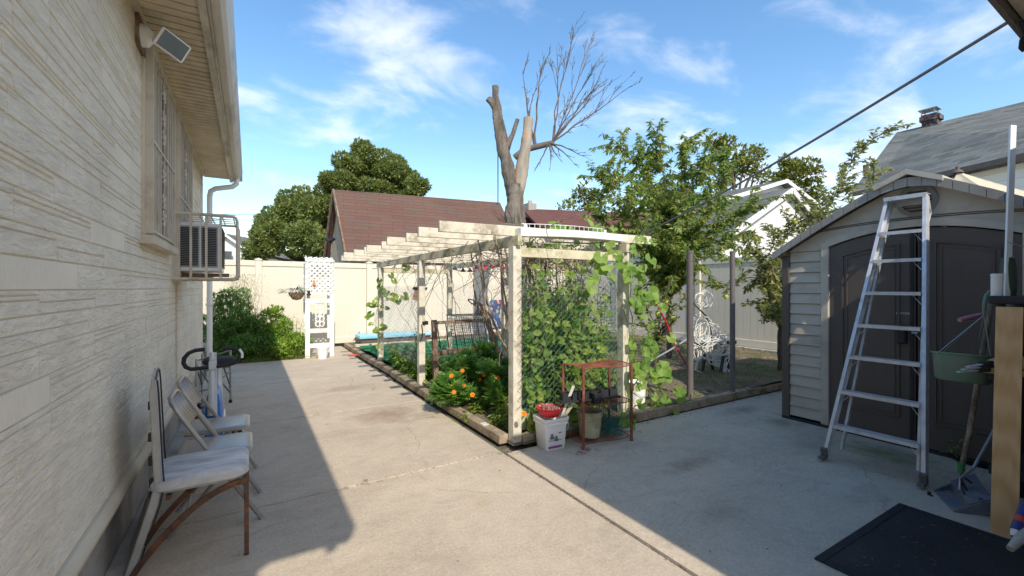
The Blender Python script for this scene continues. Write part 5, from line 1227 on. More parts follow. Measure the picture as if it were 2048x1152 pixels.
def q3(px,py,X): return onX(px,py,X)
q=onX(1988,576,4.08); MB().lathe([(0,0),(.028,0),(.028,.12),(.03,.135),(.026,.14),(0,.14)],(4.09,.775,1.401),18).build('white_container',M['white_pl'],smooth=True,label='white upright container on the left end of the black shelf',cat='container')
MB().lathe([(0,0),(.035,0),(.04,.08),(.038,.18),(.03,.24),(.0,.26)],(4.13,.735,1.401),18).build('green_bottle',plain('dark_green_bottle',(.035,.06,.03),.4),smooth=True,label='dark green rounded bottle behind the white container',cat='bottle')
MB().box(4.0,4.25,.60,.86,1.4,1.42).build('dark_dish',M['black'],bevel=.008,label='flat black dish under the white container',cat='dish') if False else None
bb=thing('white_bag','white and blue striped plastic bag on the top shelf','bag',(4.15,.5,1.40)); mb=MB(); mb.lathe([(0,0),(.09,.0),(.11,.05),(.07,.11),(.03,.13),(0,.13)],(4.13,.50,1.401),10,ax=.8,ay=1.3); mb.build('bag_body',M['white_pl'],bb); MB().box(4.036,4.05,.45,.50,1.41,1.49).build('blue_stripe',M['blue'],bb)
mb=MB()
for i in range(18):
    a=V(4.2+rnd(-.1,.15),rnd(.1,.6),1.42+rnd(0,.1)); pts=[a]
    for k in range(5): a=a+V(rnd(-.1,.1),rnd(-.12,.12),rnd(-.03,.09)); pts.append(a)
    mb.tube(pts,.003,4)
mb.build('wire_tangle',M['galv'],label='tangle of thin wire and hose heaped on the top shelf',cat='wire')
mb=MB(); mb.tube([(4.0,.42,1.5),(4.0,.38,1.35),(4.02,.36,1.1),(4.03,.40,.95)],[.03,.035,.03,.02],10); mb.build('grey_hose',plain('grey_hose',(.34,.36,.38),.5),smooth=True,label='grey plastic tube hanging down from the top shelf right of the plank',cat='tube')
for i,(dz__,lb) in enumerate(((0,'lower wooden board sticking out of the middle shelf'),(.045,'upper wooden board sticking out of the middle shelf'))):
    MB().box(3.90+.02*i,4.3,.62,.80-.015*i,.925+dz__,.96+dz__).build('board_end',wood('board_end_wood',(.38,.24,.12),(.5,.33,.18)) if i==0 else M['plank'],bevel=.003,label=lb,cat='board')
sb=thing('blade_bundle','bundle of black handled tools with pale metal blades on the middle shelf','tools',(3.9,.9,.92))
for i in range(3):
    a=at(1985,738-7*i,2.70); b_=at(1916+9*i,744-5*i,2.62); MB().bar(a.lerp(b_,.45),b_,.02,.005).build('blade',M['alu'],sb); MB().bar(a,a.lerp(b_,.46),.035,.025).build('grip',M['foam'],sb,bevel=.006)
# hanging green basket
M['gpl']=plain('green_basket_plastic',(.13,.23,.17),.45,var=.15,dirt=(.22,.17,.13),dsc=12)
hg=thing('green_hanging_planter','green plastic hanging planter with wires hooked on a weathered stick','hanging planter',tuple(at(1925,740,3.05)))
cpl=at(1926,728,2.95); mb=MB(); mb.lathe([(0,-.125),(.12,-.12),(.138,-.10),(.152,.055),(.162,.057),(.162,.068),(.148,.068),(.135,-.08),(.11,-.10),(0,-.10)],cpl,30,M=Matrix.Rotation(R(7),4,'Y')); mb.build('bowl',M['gpl'],hg,smooth=True)
hk=at(1968,630,2.85); mb=MB()
for a in (2.4,4.3,6.1,.9): 
    q=cpl+V(.155*math.cos(a),.155*math.sin(a),.062); mb.tube([q,hk],.0022,4)
mb.build('wire',M['galv'],hg); MB().tube([hk,hk+V(0,0,.04),at(1970,605,2.85),at(1973,590,2.85),at(1980,583,2.85),at(1986,588,2.85),at(1986,598,2.85)],[.008,.010,.012,.012,.011,.009,.006],8).build('hook',M['gpl'],hg,smooth=True)
MB().tube([at(1919,640,2.95),at(1935,636,2.96),at(1955,632,3.0),at(1967,627,3.03)],[.014,.017,.018,.009],10).tube([at(1967,627,3.03),at(1978,622,3.08)],[.004,.002],6).build('pink_handle',plain('pink_handle',(.55,.22,.28),.5),smooth=True,label='pink plastic tool handle sticking out above the green planter',cat='tool handle')
gt=thing('garden_cultivator','hand cultivator with long weathered wooden handle and green ferrule before the shed','garden tool',tuple(gnd(1922,975)))
a=at(1922,942,2.98); MB().tube([at(1984,585,3.12),at(1975,650,3.1),at(1962,720,3.08),at(1950,800,3.05),at(1937,870,3.02),a],[.014,.016,.016,.017,.016,.015],10).build('handle',wood('weathered_handle',(.10,.075,.05),(.26,.2,.14),(1,1,.2),.85,30,(.42,.34,.25)),gt,smooth=True)
MB().tube([a+V(0,0,.055),a-V(0,0,.015)],[.021,.018],12).build('ferrule',plain('green_ferrule',(.05,.22,.08),.5),gt,smooth=True)
for k,dx in enumerate((-.10,-.04,.09)):
    MB().tube([a-V(0,0,.01),a+V(dx*.4,-abs(dx)*.1,-.05),a+V(dx,-.03,-.09),a+V(dx*1.25,-.06,-.15)],.005,6).build('tine',M['black'],gt,smooth=True)
M['slate']=plain('slate_plastic',(.14,.16,.20),.5,var=.15,dirt=(.25,.23,.2),dsc=10)
dp=thing('long_dustpan','slate blue dustpan with a long grey tube handle lying on the concrete by the mat','dustpan',tuple(gnd(1920,1010)))
p0,p1,p2,p3=gnd(1868,985),gnd(1906,1025),gnd(1985,1035),gnd(1950,978)
up=V(0,0,1); mb=MB()
mb.hexa([p0,p1,p2,p3]+[q+up*.012 for q in (p0,p1,p2,p3)])
for a,b,h0,h1 in ((p0,p3,.02,.11),(p1,p2,.02,.11),(p3,p2,.11,.11)): 
    t_=(b-a).cross(up).normalized()*.004; mb.hexa([a-t_,b-t_,b+t_,a+t_,a-t_+up*h0,b-t_+up*h1,b+t_+up*h1,a+t_+up*h0])
mb.hexa([p0.lerp(p3,.4),p1.lerp(p2,.4),p2,p3]+[p0.lerp(p3,.4)+up*.075,p1.lerp(p2,.4)+up*.075,p2+up*.118,p3+up*.118]) 
mb.build('pan',M['slate'],dp,bevel=.004)
a=p0.lerp(p3,.42)*.5+p1.lerp(p2,.42)*.5+up*.08
MB().tube([a,a+V(.03,.0,.08),at(1948,935,2.85),at(1979,878,2.95),at(1988,860,2.98)],.010,8).build('handle',M['galv'],dp,smooth=True)
MB().tube([a,p2.lerp(p1,.3)+up*.10,p2.lerp(p3,.5)+up*.05],.012,8).build('hinge_arm',M['slate'],dp,smooth=True)
MB().tube([gnd(1862,990,.01)+V(0,0,.01),gnd(1855,988,.01)+V(0,0,.01)],.012,8).tube([gnd(1855,988,.01),gnd(1866,992,.01)],.005,6).build('dark_hook',M['black'],label='small black metal hook lying beside the right ladder foot',cat='hook')
bi=thing('navy_bin','dark navy plastic tub standing on a black dish behind the tools','tub',tuple(gnd(1968,930)))
q=V(4.22,.98,0); q=gnd(1972,925); MB().lathe([(0,0),(.14,.0),(.17,.22),(.185,.23),(.185,.25),(.16,.25),(.13,.02),(0,.02)],q+V(.06,-.02,.02),24).build('tub',plain('navy_plastic',(.025,.025,.07),.45),bi,smooth=True); MB().lathe([(0,0),(.19,0),(.21,.045),(.20,.045),(.18,.01),(0,.01)],q+V(-.02,.02,.0),24).build('dish',M['black'],bi,smooth=True)
plants('weed_sprout','single green weed sprouting beside the long tool handle in front of the shed',[gnd(1915,925)+V(0,0,0),gnd(1950,925)],LF['garden'],.07,.03,9,.22)
cn=thing('spray_can','blue and white spray can with a red band lying beside the plank','spray can',tuple(gnd(2040,1090)))
a=at(2029,1074,2.35); b_=at(2052,1012,2.40); MB().tube([a.lerp(b_,.18),b_],.026,16).build('can',plain('navy_can',(.03,.04,.20),.3),cn,smooth=True); MB().tube([a,a.lerp(b_,.18)],[.018,.024],14).build('cap',M['white_pl'],cn,smooth=True); MB().tube([a.lerp(b_,.45),a.lerp(b_,.62)],.0268,16).build('red_band',plain('red_label',(.55,.06,.04),.4),cn,smooth=True)
MB().tube([at(2020,1098,2.28),at(2036,1082,2.3),at(2060,1058,2.35)],[.016,.022,.026],10).build('rusty_tube',plain('cream_tube',(.50,.46,.40),.5,dirt=(.25,.12,.06),dsc=14),smooth=True,label='dirty cream tube with a rusty end lying under the spray can',cat='tube')
# ---------------------------------------------------------------- grey metal posts and wire heap
for px,py,r,lb in ((1380,800,.04,'grey metal post nearer the pergola, sunlit to its foot'),(1465,790,.033,'grey metal post nearer the shed, dark in its lower half')):
    q=gnd(px,py,.05); tz=onX(px,503,q.x).z; m_=thing('metal_post',lb,'post',(q.x,q.y,0),'grey metal posts in the soil')
    MB().lathe([(r,0),(r,tz-.03),(r*1.0,tz)],(q.x,q.y,0),18).build('tube',M['darkgrey'],m_,smooth=True); MB().lathe([(r+.003,tz-.02),(r+.003,tz),(r*.6,tz+.008),(0,tz+.008)],(q.x,q.y,0),18).build('cap',M['darkgrey'],m_,smooth=True)
    MB().lathe([(.006,0),(.006,.01),(0,.01)],(q.x-.0,q.y-r,tz-.12),8,M=Matrix.Rotation(R(90),4,'X')).build('bolt',M['black'],m_)
wh=MB()
def wc(px,py): return at(px,py,7.0)
for (cx_,cy_,rx_,ry_,n_) in ((1400,655,.14,.17,8),(1405,600,.10,.12,6),(1425,700,.24,.16,12),(1395,705,.12,.14,6),(1440,690,.16,.18,12),(1412,670,.2,.2,7)):
    for i in range(n_):
        c_=wc(cx_,cy_)+V(rnd(-.05,.05),rnd(-.08,.08),rnd(-.04,.04)); k1,k2=rnd(.6,1.15),rnd(.6,1.15); ph=rnd(0,6.3); ti=rnd(-.4,.4)
        wh.tube([c_+V(rx_*k1*math.cos(a)*K,-rx_*k1*math.cos(a)*S+ti*.1*math.sin(a),ry_*k2*math.sin(a+ti)) for a in [ph+j*.45 for j in range(int(rnd(9,15)))]],.0065,5)
for i in range(16):
    a=wc(1420+rnd(-10,30),700+rnd(-10,10)); wh.tube([a,a+V(.05+rnd(-.05,.1),0,-.2),wc(1445+rnd(-8,14),740),wc(1452+rnd(-8,8),775-rnd(0,14))],.0065,5)
for i in range(4):
    a=wc(1398,700); wh.tube([a,wc(1390+rnd(-8,5),740),wc(1405+rnd(-15,20),748)],.006,5)
wh.build('white_cable_heap',plain('white_cable',(.78,.77,.74),.5,var=.08),smooth=True,label='tangled heap of white cable piled on a dark sawhorse behind the metal posts',cat='cable')
sw=thing('sawhorse','dark sawhorse buried under the white cable','sawhorse',tuple(gnd(1430,765)))
a=at(1395,690,7.0); b_=at(1470,684,7.2); MB().bar(a,b_,.07,.05).build('top_beam',M['dark'],sw)
for px0,px1,dd in ((1412,1402,0),(1450,1438,-.2),(1418,1430,.3),(1448,1462,.3)): MB().bar(at(px0,695,7.05),at(px1,762,7.0+dd),.035,.035,(0,1,0)).build('leg',M['dark'],sw)
MB().tube([at(1382,600,6.9),at(1395,615,6.95),at(1412,632,7.0),at(1422,660,7.0),at(1425,690,7.0)],[.012,.012,.012,.01,.008],6).build('bent_branch',M['bark2'],smooth=True,label='thin bent dark branch stuck into the white cable heap',cat='branch')
rp=thing('red_pole','long red pruning pole leaning diagonally among the small apple tree','pole',tuple(gnd(1372,728,.05)))
MB().tube([at(1298,577,6.2),at(1330,640,6.3),at(1352,695,6.4),at(1372,728,6.45)],.013,8).build('shaft',red,rp,smooth=True); MB().tube([at(1296,572,6.2),at(1304,590,6.2)],.017,8).build('grip',M['white'],rp,smooth=True)
MB().tube([at(1296,725,5.4),at(1340,700,5.6),at(1378,676,5.75)],.012,7).build('grey_stake',M['galv'],smooth=True,label='thin grey pole slanting up from the squash leaves to the metal post',cat='pole')
MB().tube([gnd(1327,818,.05),at(1304,782,5.0),at(1295,770,5.0)],.009,6).build('dark_stick',M['dark'],smooth=True,label='short dark stick leaning among the sprawling squash leaves',cat='stick')
MB().tube([gnd(1312,730,.04),gnd(1308,730,.04)+V(0,0,.0),at(1309,698,6.7)],.045,10).build('white_stump',M['white'],smooth=True,label='short white painted stub below the small apple tree',cat='stub')
MB().lathe([(.13,0),(.12,.2),(.10,.4),(.105,.62),(0,.62)],gnd(1333,700,.05),12).build('old_stump',M['bark'],smooth=True,label='dark old stump by the side fence behind the small apple tree',cat='stump')
for i,(px,py,l_,a_,lb) in enumerate(((1490,712,1.1,.1,'long rotten board on the soil under the side fence, nearest the posts'),(1515,718,.9,.35,'short rotten board lying across the other under the side fence'),(1545,716,.8,-.1,'dark board half behind the small tree trunk'))):
    c_=gnd(px,py,.12); d=V(math.sin(-1.0+a_),math.cos(-1.0+a_)*.8,0).normalized(); MB().bar(c_-d*l_/2,c_+d*l_/2,.14,.03).build('old_board',M['brownwood'],bevel=.003,label=lb,cat='board')
# ---------------------------------------------------------------- clothesline & porch on the right
pe=at(2046,26,1.75)
ln=[]; A=onY(1120,489,3.3); 
for k in range(21):
    u=k/20; q=at(1262,479,5.0).lerp(pe,u); q.z-=.05*math.sin(math.pi*u); ln.append(q)
MB().tube([onY(1100,484,3.55),onY(1180,487,3.55)]+ln,.0075,6).build('clothesline',plain('grey_rope',(.20,.19,.19),.8),smooth=True,label='grey clothesline running from the pergola up to the porch roof',cat='clothesline')
ho=thing('porch_house','low grey porch roof edge at the top right corner over the yard','house',(3.6,-1.8,0))
xc,yc,He=1.85,-.20,2.45
MB().box(xc,8.2,-4.5,yc,0,He).build('wall',M['shedwall'],ho)
MB().prism([(1.57,-4.6,He+.02),(1.57,.41,He+.02),(8.4,.41,He+.02),(8.4,-4.6,He+.02)],(0,0,.03)).build('soffit',M['shedwall'],ho)
roof('roof',[((1.55,.44,He+.12),(8.4,.44,He+.12),(8.4,-2.1,He+.95),(1.55,-2.1,He+.95)),((8.4,-4.6,He+.12),(1.55,-4.6,He+.12),(1.55,-2.1,He+.95),(8.4,-2.1,He+.95))],rm,ho,.04)
MB().prism([(1.60,-4.58,He+.05),(1.60,.40,He+.05),(1.60,-2.1,He+.9)],(.02,0,0)).build('gable',M['shedwall'],ho)
MB().box(1.55,8.4,.415,.43,He-.02,He+.10).box(1.555,1.57,-4.6,.41,He-.02,He+.10).build('fascia',M['darkgrey'],ho)
MB().tube([(2.42,.40,He-.02),(2.45,.38,He-.11),(2.6,.36,He-.10),(2.8,.3,He+.0)],.012,6).tube([at(2055,60,1.6),at(2046,80,1.6),at(2044,95,1.62),at(2050,100,1.62)],.010,6).build('cable_loop',M['black'],smooth=True,label='black cable loops hanging from the porch roof corner',cat='cable')
# ---------------------------------------------------------------- neighbour garage with red shingles
M['red_sh']=shingles('red_shingle',[(.125,.075,.06),(.165,.08,.068),(.15,.105,.085),(.12,.11,.09),(.155,.085,.068)],.75,.16,mort=(.11,.065,.055))
M['stucco']=plain('tan_stucco',(.42,.34,.25),.95,var=.12,bs=.6,bd=.01,sc=5)
ga=thing('red_roofed_garage','tan stucco garage with a faded red shingle roof beyond the back fence','garage',(5.2,15.2,0))
rl=at(668,379,14.4); rr=at(1000,405,16.6); el=at(693,509,12.7); er=at(1052,516,14.6); rr.z=rl.z; er.z=el.z
bl=rl+(rl-el); bl.z=el.z; br=rr+(rr-er); br.z=er.z
roof('roof',[(el,er,rr,rl),(br,bl,rl,rr)],M['red_sh'],ga,.07)
dx=(er-el).normalized()
mb=MB(); e1=el+dx*.12+V(0,.12,-.12); mb.prism([el+dx*.15+V(0,.1,-.15),bl+dx*.15+V(0,-.1,-.15),rl+dx*.15+V(0,0,-.16)],dx*.1)
w0=el+dx*.15+V(.02,.35,0); w1=er-dx*.1+V(0,.35,0); w2=br-dx*.1-V(0,.35,0); w3=bl+dx*.15-V(0,.35,0)
mb.prism([V(w0.x,w0.y,0),V(w1.x,w1.y,0),V(w2.x,w2.y,0),V(w3.x,w3.y,0)],V(0,0,el.z-.12)); mb.build('wall',M['stucco'],ga)
MB().bar(el+V(-.03,-.02,-.06),rl+V(-.03,0,-.04),.05,.16,(0,0,1)).bar(rl+V(-.03,0,-.04),bl+V(-.03,0,-.06),.05,.16,(0,0,1)).build('verge_board',M['brownwood'],ga)
q0=w0+dx*.5+V(0,-.03,0); q1=w0+dx*3.2+V(0,-.03,0); mb=MB()
for k in range(14): mb.bar(V(q0.x,q0.y-.02,.15+.17*k),V(q1.x,q1.y-.02,.15+.17*k),.03,.155)
mb.build('roller_door',plain('brown_door',(.16,.09,.075),.6),ga); MB().bar(V(q0.x-.1,q0.y-.05,2.40),V(q1.x+.1,q1.y-.05,2.40),.05,.06).build('door_frame',M['trimcream'],ga)
gl=thing('twin_spotlight','black twin spotlight on the gable of the red roofed garage','spotlight',tuple(at(660,480,13.6))); MB().tube([at(654,478,13.5),at(661,483,13.4)],[.07,.05],10).tube([at(668,476,13.4),at(662,482,13.4)],[.07,.05],10).build('lamp_heads',M['dark'],gl,smooth=True); MB().tube([at(664,484,13.45),at(662,505,13.45)],.015,5).build('cable',M['vinewood'],gl)
MB().tube([at(996,405,16.4),at(996,300,16.4)],.02,5).build('antenna_mast',M['dark'],smooth=True,label='thin dark mast rising behind the right end of the red garage roof',cat='mast')
# white sided garage
M['wsid']=None; m,t,p=nt('white_clapboard'); g=N(t,'ShaderNodeNewGeometry'); sx=N(t,'ShaderNodeSeparateXYZ'); L(t,g.outputs['Position'],sx.inputs[0]); mu=N(t,'ShaderNodeMath',operation='MULTIPLY'); mu.inputs[1].default_value=1/.24; L(t,sx.outputs['Z'],mu.inputs[0]); fr_=N(t,'ShaderNodeMath',operation='FRACT'); L(t,mu.outputs[0],fr_.inputs[0])
c=ramp(t,fr_.outputs[0],[(.0,(.40,.40,.40)),(.07,(.78,.77,.75)),(1,(.82,.81,.79))]); L(t,c,p.inputs['Base Color']); p.inputs['Roughness'].default_value=.5; bump(t,fr_.outputs[0],p,.6,.03); M['wsid']=m
M['grey_sh']=shingles('grey_shingle',[(.10,.105,.10),(.19,.195,.18),(.29,.295,.27),(.15,.155,.145)],.5,.2,mort=(.09,.09,.09))
def house(name,label,cat,fl,fr,depth,hz,ridge,wallm,roofm,over=.3,kind='garage'):
    """gable front: fl, fr ground corners of the gable wall; ridge runs back by depth"""
    b=thing(name,label,cat,((fl.x+fr.x)/2,(fl.y+fr.y)/2,0)); d=(fr-fl).normalized(); n=V(-d.y,d.x,0)
    a0,a1=V(fl.x,fl.y,0),V(fr.x,fr.y,0); mid=(a0+a1)/2
    MB().prism([a0,a1,a1+n*depth,a0+n*depth],V(0,0,hz)).prism([a0+V(0,0,hz),a1+V(0,0,hz),mid+V(0,0,ridge)],n*.2).build('wall',wallm,b)
    sl=(ridge-hz)/((a1-a0).length/2); o_=over
    e0=a0-d*o_-n*o_+V(0,0,hz-sl*o_); e1=a1+d*o_-n*o_+V(0,0,hz-sl*o_); t0=mid-n*o_+V(0,0,ridge+.0)
    bk=n*(depth+2*o_); u=V(0,0,.12)
    roof('roof',[(e0+bk+u,e0+u,t0+u,t0+bk+u),(e1+u,e1+bk+u,t0+bk+u,t0+u)],roofm,b,.1)
    MB().bar(e0-n*.02+V(0,0,.02),t0-n*.02+V(0,0,.02),.05,.2).bar(t0-n*.02+V(0,0,.02),e1-n*.02+V(0,0,.02),.05,.2).build('bargeboard',M['white'],b)
    return b,d,n
g1=at(1428,560,13.0); g2=at(1612,560,11.6)
def onYd(px,Y): return Y/(K-S*(px-CX)/F)
def ww(pl,pm,Y):
    a=onY(pl,576,Y); m_=onY(pm,576,Y); return a,V(2*m_.x-a.x,Y,a.z)
def zat(py,d): return HC-(py-CY)/F*d
house('white_sided_garage','white clapboard garage gable with grey roof behind the side fence','garage',*ww(1436,1571,9.0),6,zat(481,onYd(1436,9.0)),zat(384,onYd(1571,9.0)),M['wsid'],M['grey_sh'],.25)
house('white_gabled_house','taller white gabled house right behind the clapboard garage','house',*ww(1428,1556,13.5),9,zat(405,onYd(1428,13.5)),zat(366,onYd(1556,13.5)),M['wsid'],M['grey_sh'],.5)
# big grey roofed house on the right
bh_=thing('grey_roofed_house','large white sided house with a wide grey shingle roof and brick chimney at the right','house',tuple(at(2000,576,13)*1.0)); bh_.location.z=0; WM[bh_.name]=Matrix.Translation(bh_.location)
dl=17.0; dr=9.5
Rl=at(1793,265,19.0); Rr=at(2300,140,19*.62); El=at(1712,386,16.0); Er=at(2300,262,16*.60); 
# keep edges level: choose depths so ridge and eave are horizontal
zR=zat(265,19.0); dRr=(zR-HC)*F/(CY-135); Rr=at(2330,135,dRr)
zE=zat(388,15.6); dEr=(zE-HC)*F/(CY-245); El=at(1700,388,15.6); Er=at(2330,245,dEr)
du=(Rr-Rl).normalized(); bkv=(Rl-El); bkv=bkv-du*bkv.dot(du); Bl=Rl+V(bkv.x,bkv.y,-bkv.z)+du*((Rl-El).dot(du)); Br=Rr+V(bkv.x,bkv.y,-bkv.z)
roof('roof',[(El,Er,Rr,Rl),(Br,Bl,Rl,Rr)],M['grey_sh'],bh_,.12)
du=(Er-El).normalized(); nb=V(bkv.x,bkv.y,0).normalized()
W0=El+du*.5+nb*.4; W1=Er+nb*.4; W2=Br-nb*.4; W3=Bl-nb*.4
mb=MB(); mb.prism([V(q.x,q.y,0) for q in (W0,W1,W2,W3)],V(0,0,zE-.12)); mb.build('wall',M['wsid'],bh_)
MB().prism([W0+V(0,0,-.1),W3+V(0,0,-.1),Rl+du*.3+V(0,0,-.25)],du*.2).build('gable',M['wsid'],bh_)
MB().bar(El+V(0,0,-.05)-nb*.05,Er+V(0,0,-.05)-nb*.05,.10,.14).build('gutter',M['sheddark'],bh_)
def onplane(px,py,P0,n):
    a=at(px,py,1)-V(0,0,HC); o=V(0,0,HC); tt=(P0-o).dot(n)/a.dot(n); return o+a*tt
P0=W0-nb*.02
wv=[onplane(px,py,P0-nb*.05,nb) for px,py in ((1962,400),(2030,392),(2030,336),(1962,349))]
zb=min(wv[0].z,wv[1].z); zt_=(wv[2].z+wv[3].z)/2; wa,wb=wv[0],wv[1]
w_=MB().prism([V(wa.x,wa.y,zb),V(wb.x,wb.y,zb),V(wb.x,wb.y,zt_),V(wa.x,wa.y,zt_)],nb*.06).build('window',plain('window_green_glass',(.10,.20,.18),.1,bs=0,spec=.8),bh_)
mb=MB(); L_=(wb-wa).length
for k in range(7): q=wa.lerp(wb,k/6); r_=.025 if k in (0,3,6) else .01; mb.obox(V(q.x,q.y,(zb+zt_)/2)-nb*.01,du*r_,nb*.015,V(0,0,(zt_-zb)/2))
for k in range(4): r_=.03 if k in (0,3) else .01; z=zb+(zt_-zb)*k/3; q=(wa+wb)/2; mb.obox(V(q.x,q.y,z)-nb*.012,du*L_/2,nb*.012,V(0,0,r_))
mb.build('frame',M['white'],w_)
brick=shingles('purple_brick',[(.10,.045,.05),(.16,.08,.08),(.13,.06,.06)],.2,.07,mort=(.35,.32,.3))
cc_=onplane(1866,262,Rl,nb); ch=thing('brick_chimney_dummy','','',(0,0,0)) if False else None
mb=MB(); bx_=V(cc_.x,cc_.y,cc_.z)
mb.box(bx_.x-.21,bx_.x+.21,bx_.y-.2,bx_.y+.3,bx_.z-.8,bx_.z+.42); mb.box(bx_.x-.27,bx_.x+.27,bx_.y-.26,bx_.y+.36,bx_.z+.422,bx_.z+.62); mb.box(bx_.x-.25,bx_.x+.25,bx_.y-.18,bx_.y+.32,bx_.z+.622,bx_.z+.68)
chm=mb.build('chimney',plain('dark_brick',(.06,.035,.04),.9,var=.4,sc=5,dirt=(.3,.27,.25),dsc=7,bs=.6,bd=.03),bh_)
mb=MB()
for sx__ in (-1,1):
    for sy__ in (-1,1): mb.box(bx_.x+sx__*.2-.015,bx_.x+sx__*.2+.015,bx_.y+.1+sy__*.2-.015,bx_.y+.1+sy__*.2+.015,bx_.z+.68,bx_.z+.88)
mb.box(bx_.x-.27,bx_.x+.27,bx_.y-.2,bx_.y+.4,bx_.z+.88,bx_.z+.92); mb.build('cap',M['galv'],chm)
MB().tube([at(1732,345,16.4),at(1732,330,16.4)],.10,8).build('vent_pipe',M['sheddark'],bh_)
# tan garden canopy behind the shed
m=plain('tan_canvas',(.50,.44,.33),.9,var=.12,dirt=(.38,.33,.25),dsc=3); m.use_backface_culling=False
cp=thing('garden_canopy','faded tan canvas canopy peeking over the shed roof','canopy',(9.0,1.0,0)); ap=at(1915,343,8.6)
r1,r2,r3,r4=at(1868,410,8.2),at(2190,470,6.6),at(2330,430,8.8),at(1960,400,10.2)
mb=MB(); n=8
def cpt(a,b,u,v): e=a.lerp(b,u); q=ap.lerp(e,v); q.z-=.22*math.sin(math.pi*v)*(.6+.4*math.sin(u*math.pi)); return q
for a,b in ((r1,r2),(r2,r3),(r3,r4),(r4,r1)):
    for i in range(n):
        for j in range(n): mb.quad(cpt(a,b,i/n,j/n),cpt(a,b,(i+1)/n,j/n),cpt(a,b,(i+1)/n,(j+1)/n),cpt(a,b,i/n,(j+1)/n))
o=mb.build('canvas',m,cp,smooth=True)
MB().lathe([(.10,0),(.06,.05),(.03,.07),(.03,.13),(0,.13)],ap+V(0,0,-.03),10).build('finial',M['sheddark'],cp,smooth=True)
for q in (r1,r2,r3,r4): MB().tube([(q.x,q.y,.0),q],.03,8).build('leg',M['sheddark'],cp)
# far red roofed houses behind pergola
def far_house(name,label,pts,d,depth,wallm,roofm,chim=None):
    pass
fh=thing('far_red_house','distant house with dark red tiled roof and brick chimney seen over the pergola','house',tuple(at(1120,576,27))); fh.location.z=0; WM[fh.name]=Matrix.Translation(fh.location)
rt=shingles('red_tile',[(.13,.06,.052),(.18,.085,.07),(.15,.07,.06)],.4,.22)
a,b,c_,d_=at(1075,452,24),at(1215,456,25),at(1200,424,28),at(1044,418,27); a.z=b.z=at(0,452,24.5).z; c_.z=d_.z=at(0,420,27.5).z
roof('roof',[(a,b,c_,d_),(c_*2-b-V(0,0,2*(c_.z-b.z)),d_*2-a-V(0,0,2*(d_.z-a.z)),d_,c_)],rt,fh,.12)
MB().prism([V(q.x,q.y,0) for q in (a+V(.3,.3,0),b+V(-.3,.3,0),b+V(-.3,7,0),a+V(.3,7,0))],V(0,0,a.z-.1)).build('wall',M['stucco'],fh)
q=at(1060,418,27.2); chm=MB().box(q.x-.3,q.x+.3,q.y-.3,q.y+.3,q.z-.5,q.z+.32).build('chimney',brick,fh); MB().lathe([(.13,0),(.13,.2),(0,.2)],(q.x,q.y,q.z+.32),8).build('pot',M['stucco'],chm)
fh2=thing('far_brick_house','distant red brick house with a dormer behind the cherry tree','house',tuple(at(1290,576,24))); fh2.location.z=0; WM[fh2.name]=Matrix.Translation(fh2.location)
a,b,c_,d_=at(1200,470,23),at(1420,470,23),at(1400,424,26),at(1215,424,26)
roof('roof',[(a,b,c_,d_)],rt,fh2,.12); MB().prism([V(q.x,q.y,0) for q in (a+V(.3,.3,0),b+V(-.3,.3,0),b+V(-.3,6,0),a+V(.3,6,0))],V(0,0,a.z-.1)).build('wall',M['stucco'],fh2)
q=at(1258,418,25.5); MB().lathe([(.16,0),(.16,.75),(.2,.75),(.2,.85),(0,.85)],(q.x,q.y,q.z-.1),12).build('flue',M['galv'],fh2,smooth=True)
# small white house far left with wires
house('far_white_house','small distant white house between the air conditioner and the big tree','house',at(405,576,42),at(505,576,42),8,zat(505,42),zat(470,42),M['wsid'],M['grey_sh'],.5)
q=at(455,513,41.3); MB().box(q.x-.35,q.x+.35,q.y-.08,q.y+.1,q.z-.5,q.z+.5).build('far_window',M['glass_d'],label='dark window of the small distant white house',cat='window')
for py0,py1,lb in ((429,431,'upper thin utility wire behind the air conditioner'),(440,441,'lower thin utility wire behind the air conditioner')):
    MB().tube([at(300,py0-2,45),at(480,py0,45),at(700,py1,45)],.022,4).build('utility_wire',M['dark'],label=lb,cat='wire')
MB().tube([at(1640,382,30),at(1720,402,30),at(1800,410,30)],.02,4).tube([at(1620,390,30),at(1720,408,30),at(1800,416,30)],.02,4).build('utility_wire',M['dark'],label='pair of thin utility wires in the gap left of the big grey roof',cat='wire')
# ---------------------------------------------------------------- trees
def C(px,py,r,d): return (at(px,py,d),r/F*d)
tree('broadleaf_tree','big rounded green tree behind the red roofed garage',at(640,576,21)*1-V(0,0,at(640,576,21).z),
 [C(740,330,50,21),C(690,345,42,20),C(790,355,45,21),C(830,375,30,20),C(650,370,38,20),C(640,420,50,20),C(590,430,45,20),C(560,470,48,20),C(610,480,50,19.5),C(520,490,36,20),C(545,440,30,21),C(700,400,60,21),C(500,505,26,20),C(575,405,28,21),C(780,390,45,21),C(720,305,25,21),C(610,430,50,20.5),C(670,380,45,21),C(720,350,50,21),C(760,370,45,20.5),C(570,455,45,20.5),C(530,475,36,20.5),C(820,400,30,20.5),C(600,385,24,21),C(640,500,40,19)],LF['far'],M['bark2'],.17,.09,2500,.3,0,.4,sub=8,subr=.42)
tree('far_tree','distant olive tree right behind the white gabled house',V(at(1590,576,32).x,at(1590,576,32).y,0),
 [C(1585,340,38,32),C(1610,370,36,32),C(1560,365,34,32),C(1630,395,26,32),C(1575,322,18,32),C(1540,385,30,32)],LF['far2'],M['bark2'],.34,.17,330,.3,0,.4,sub=6)
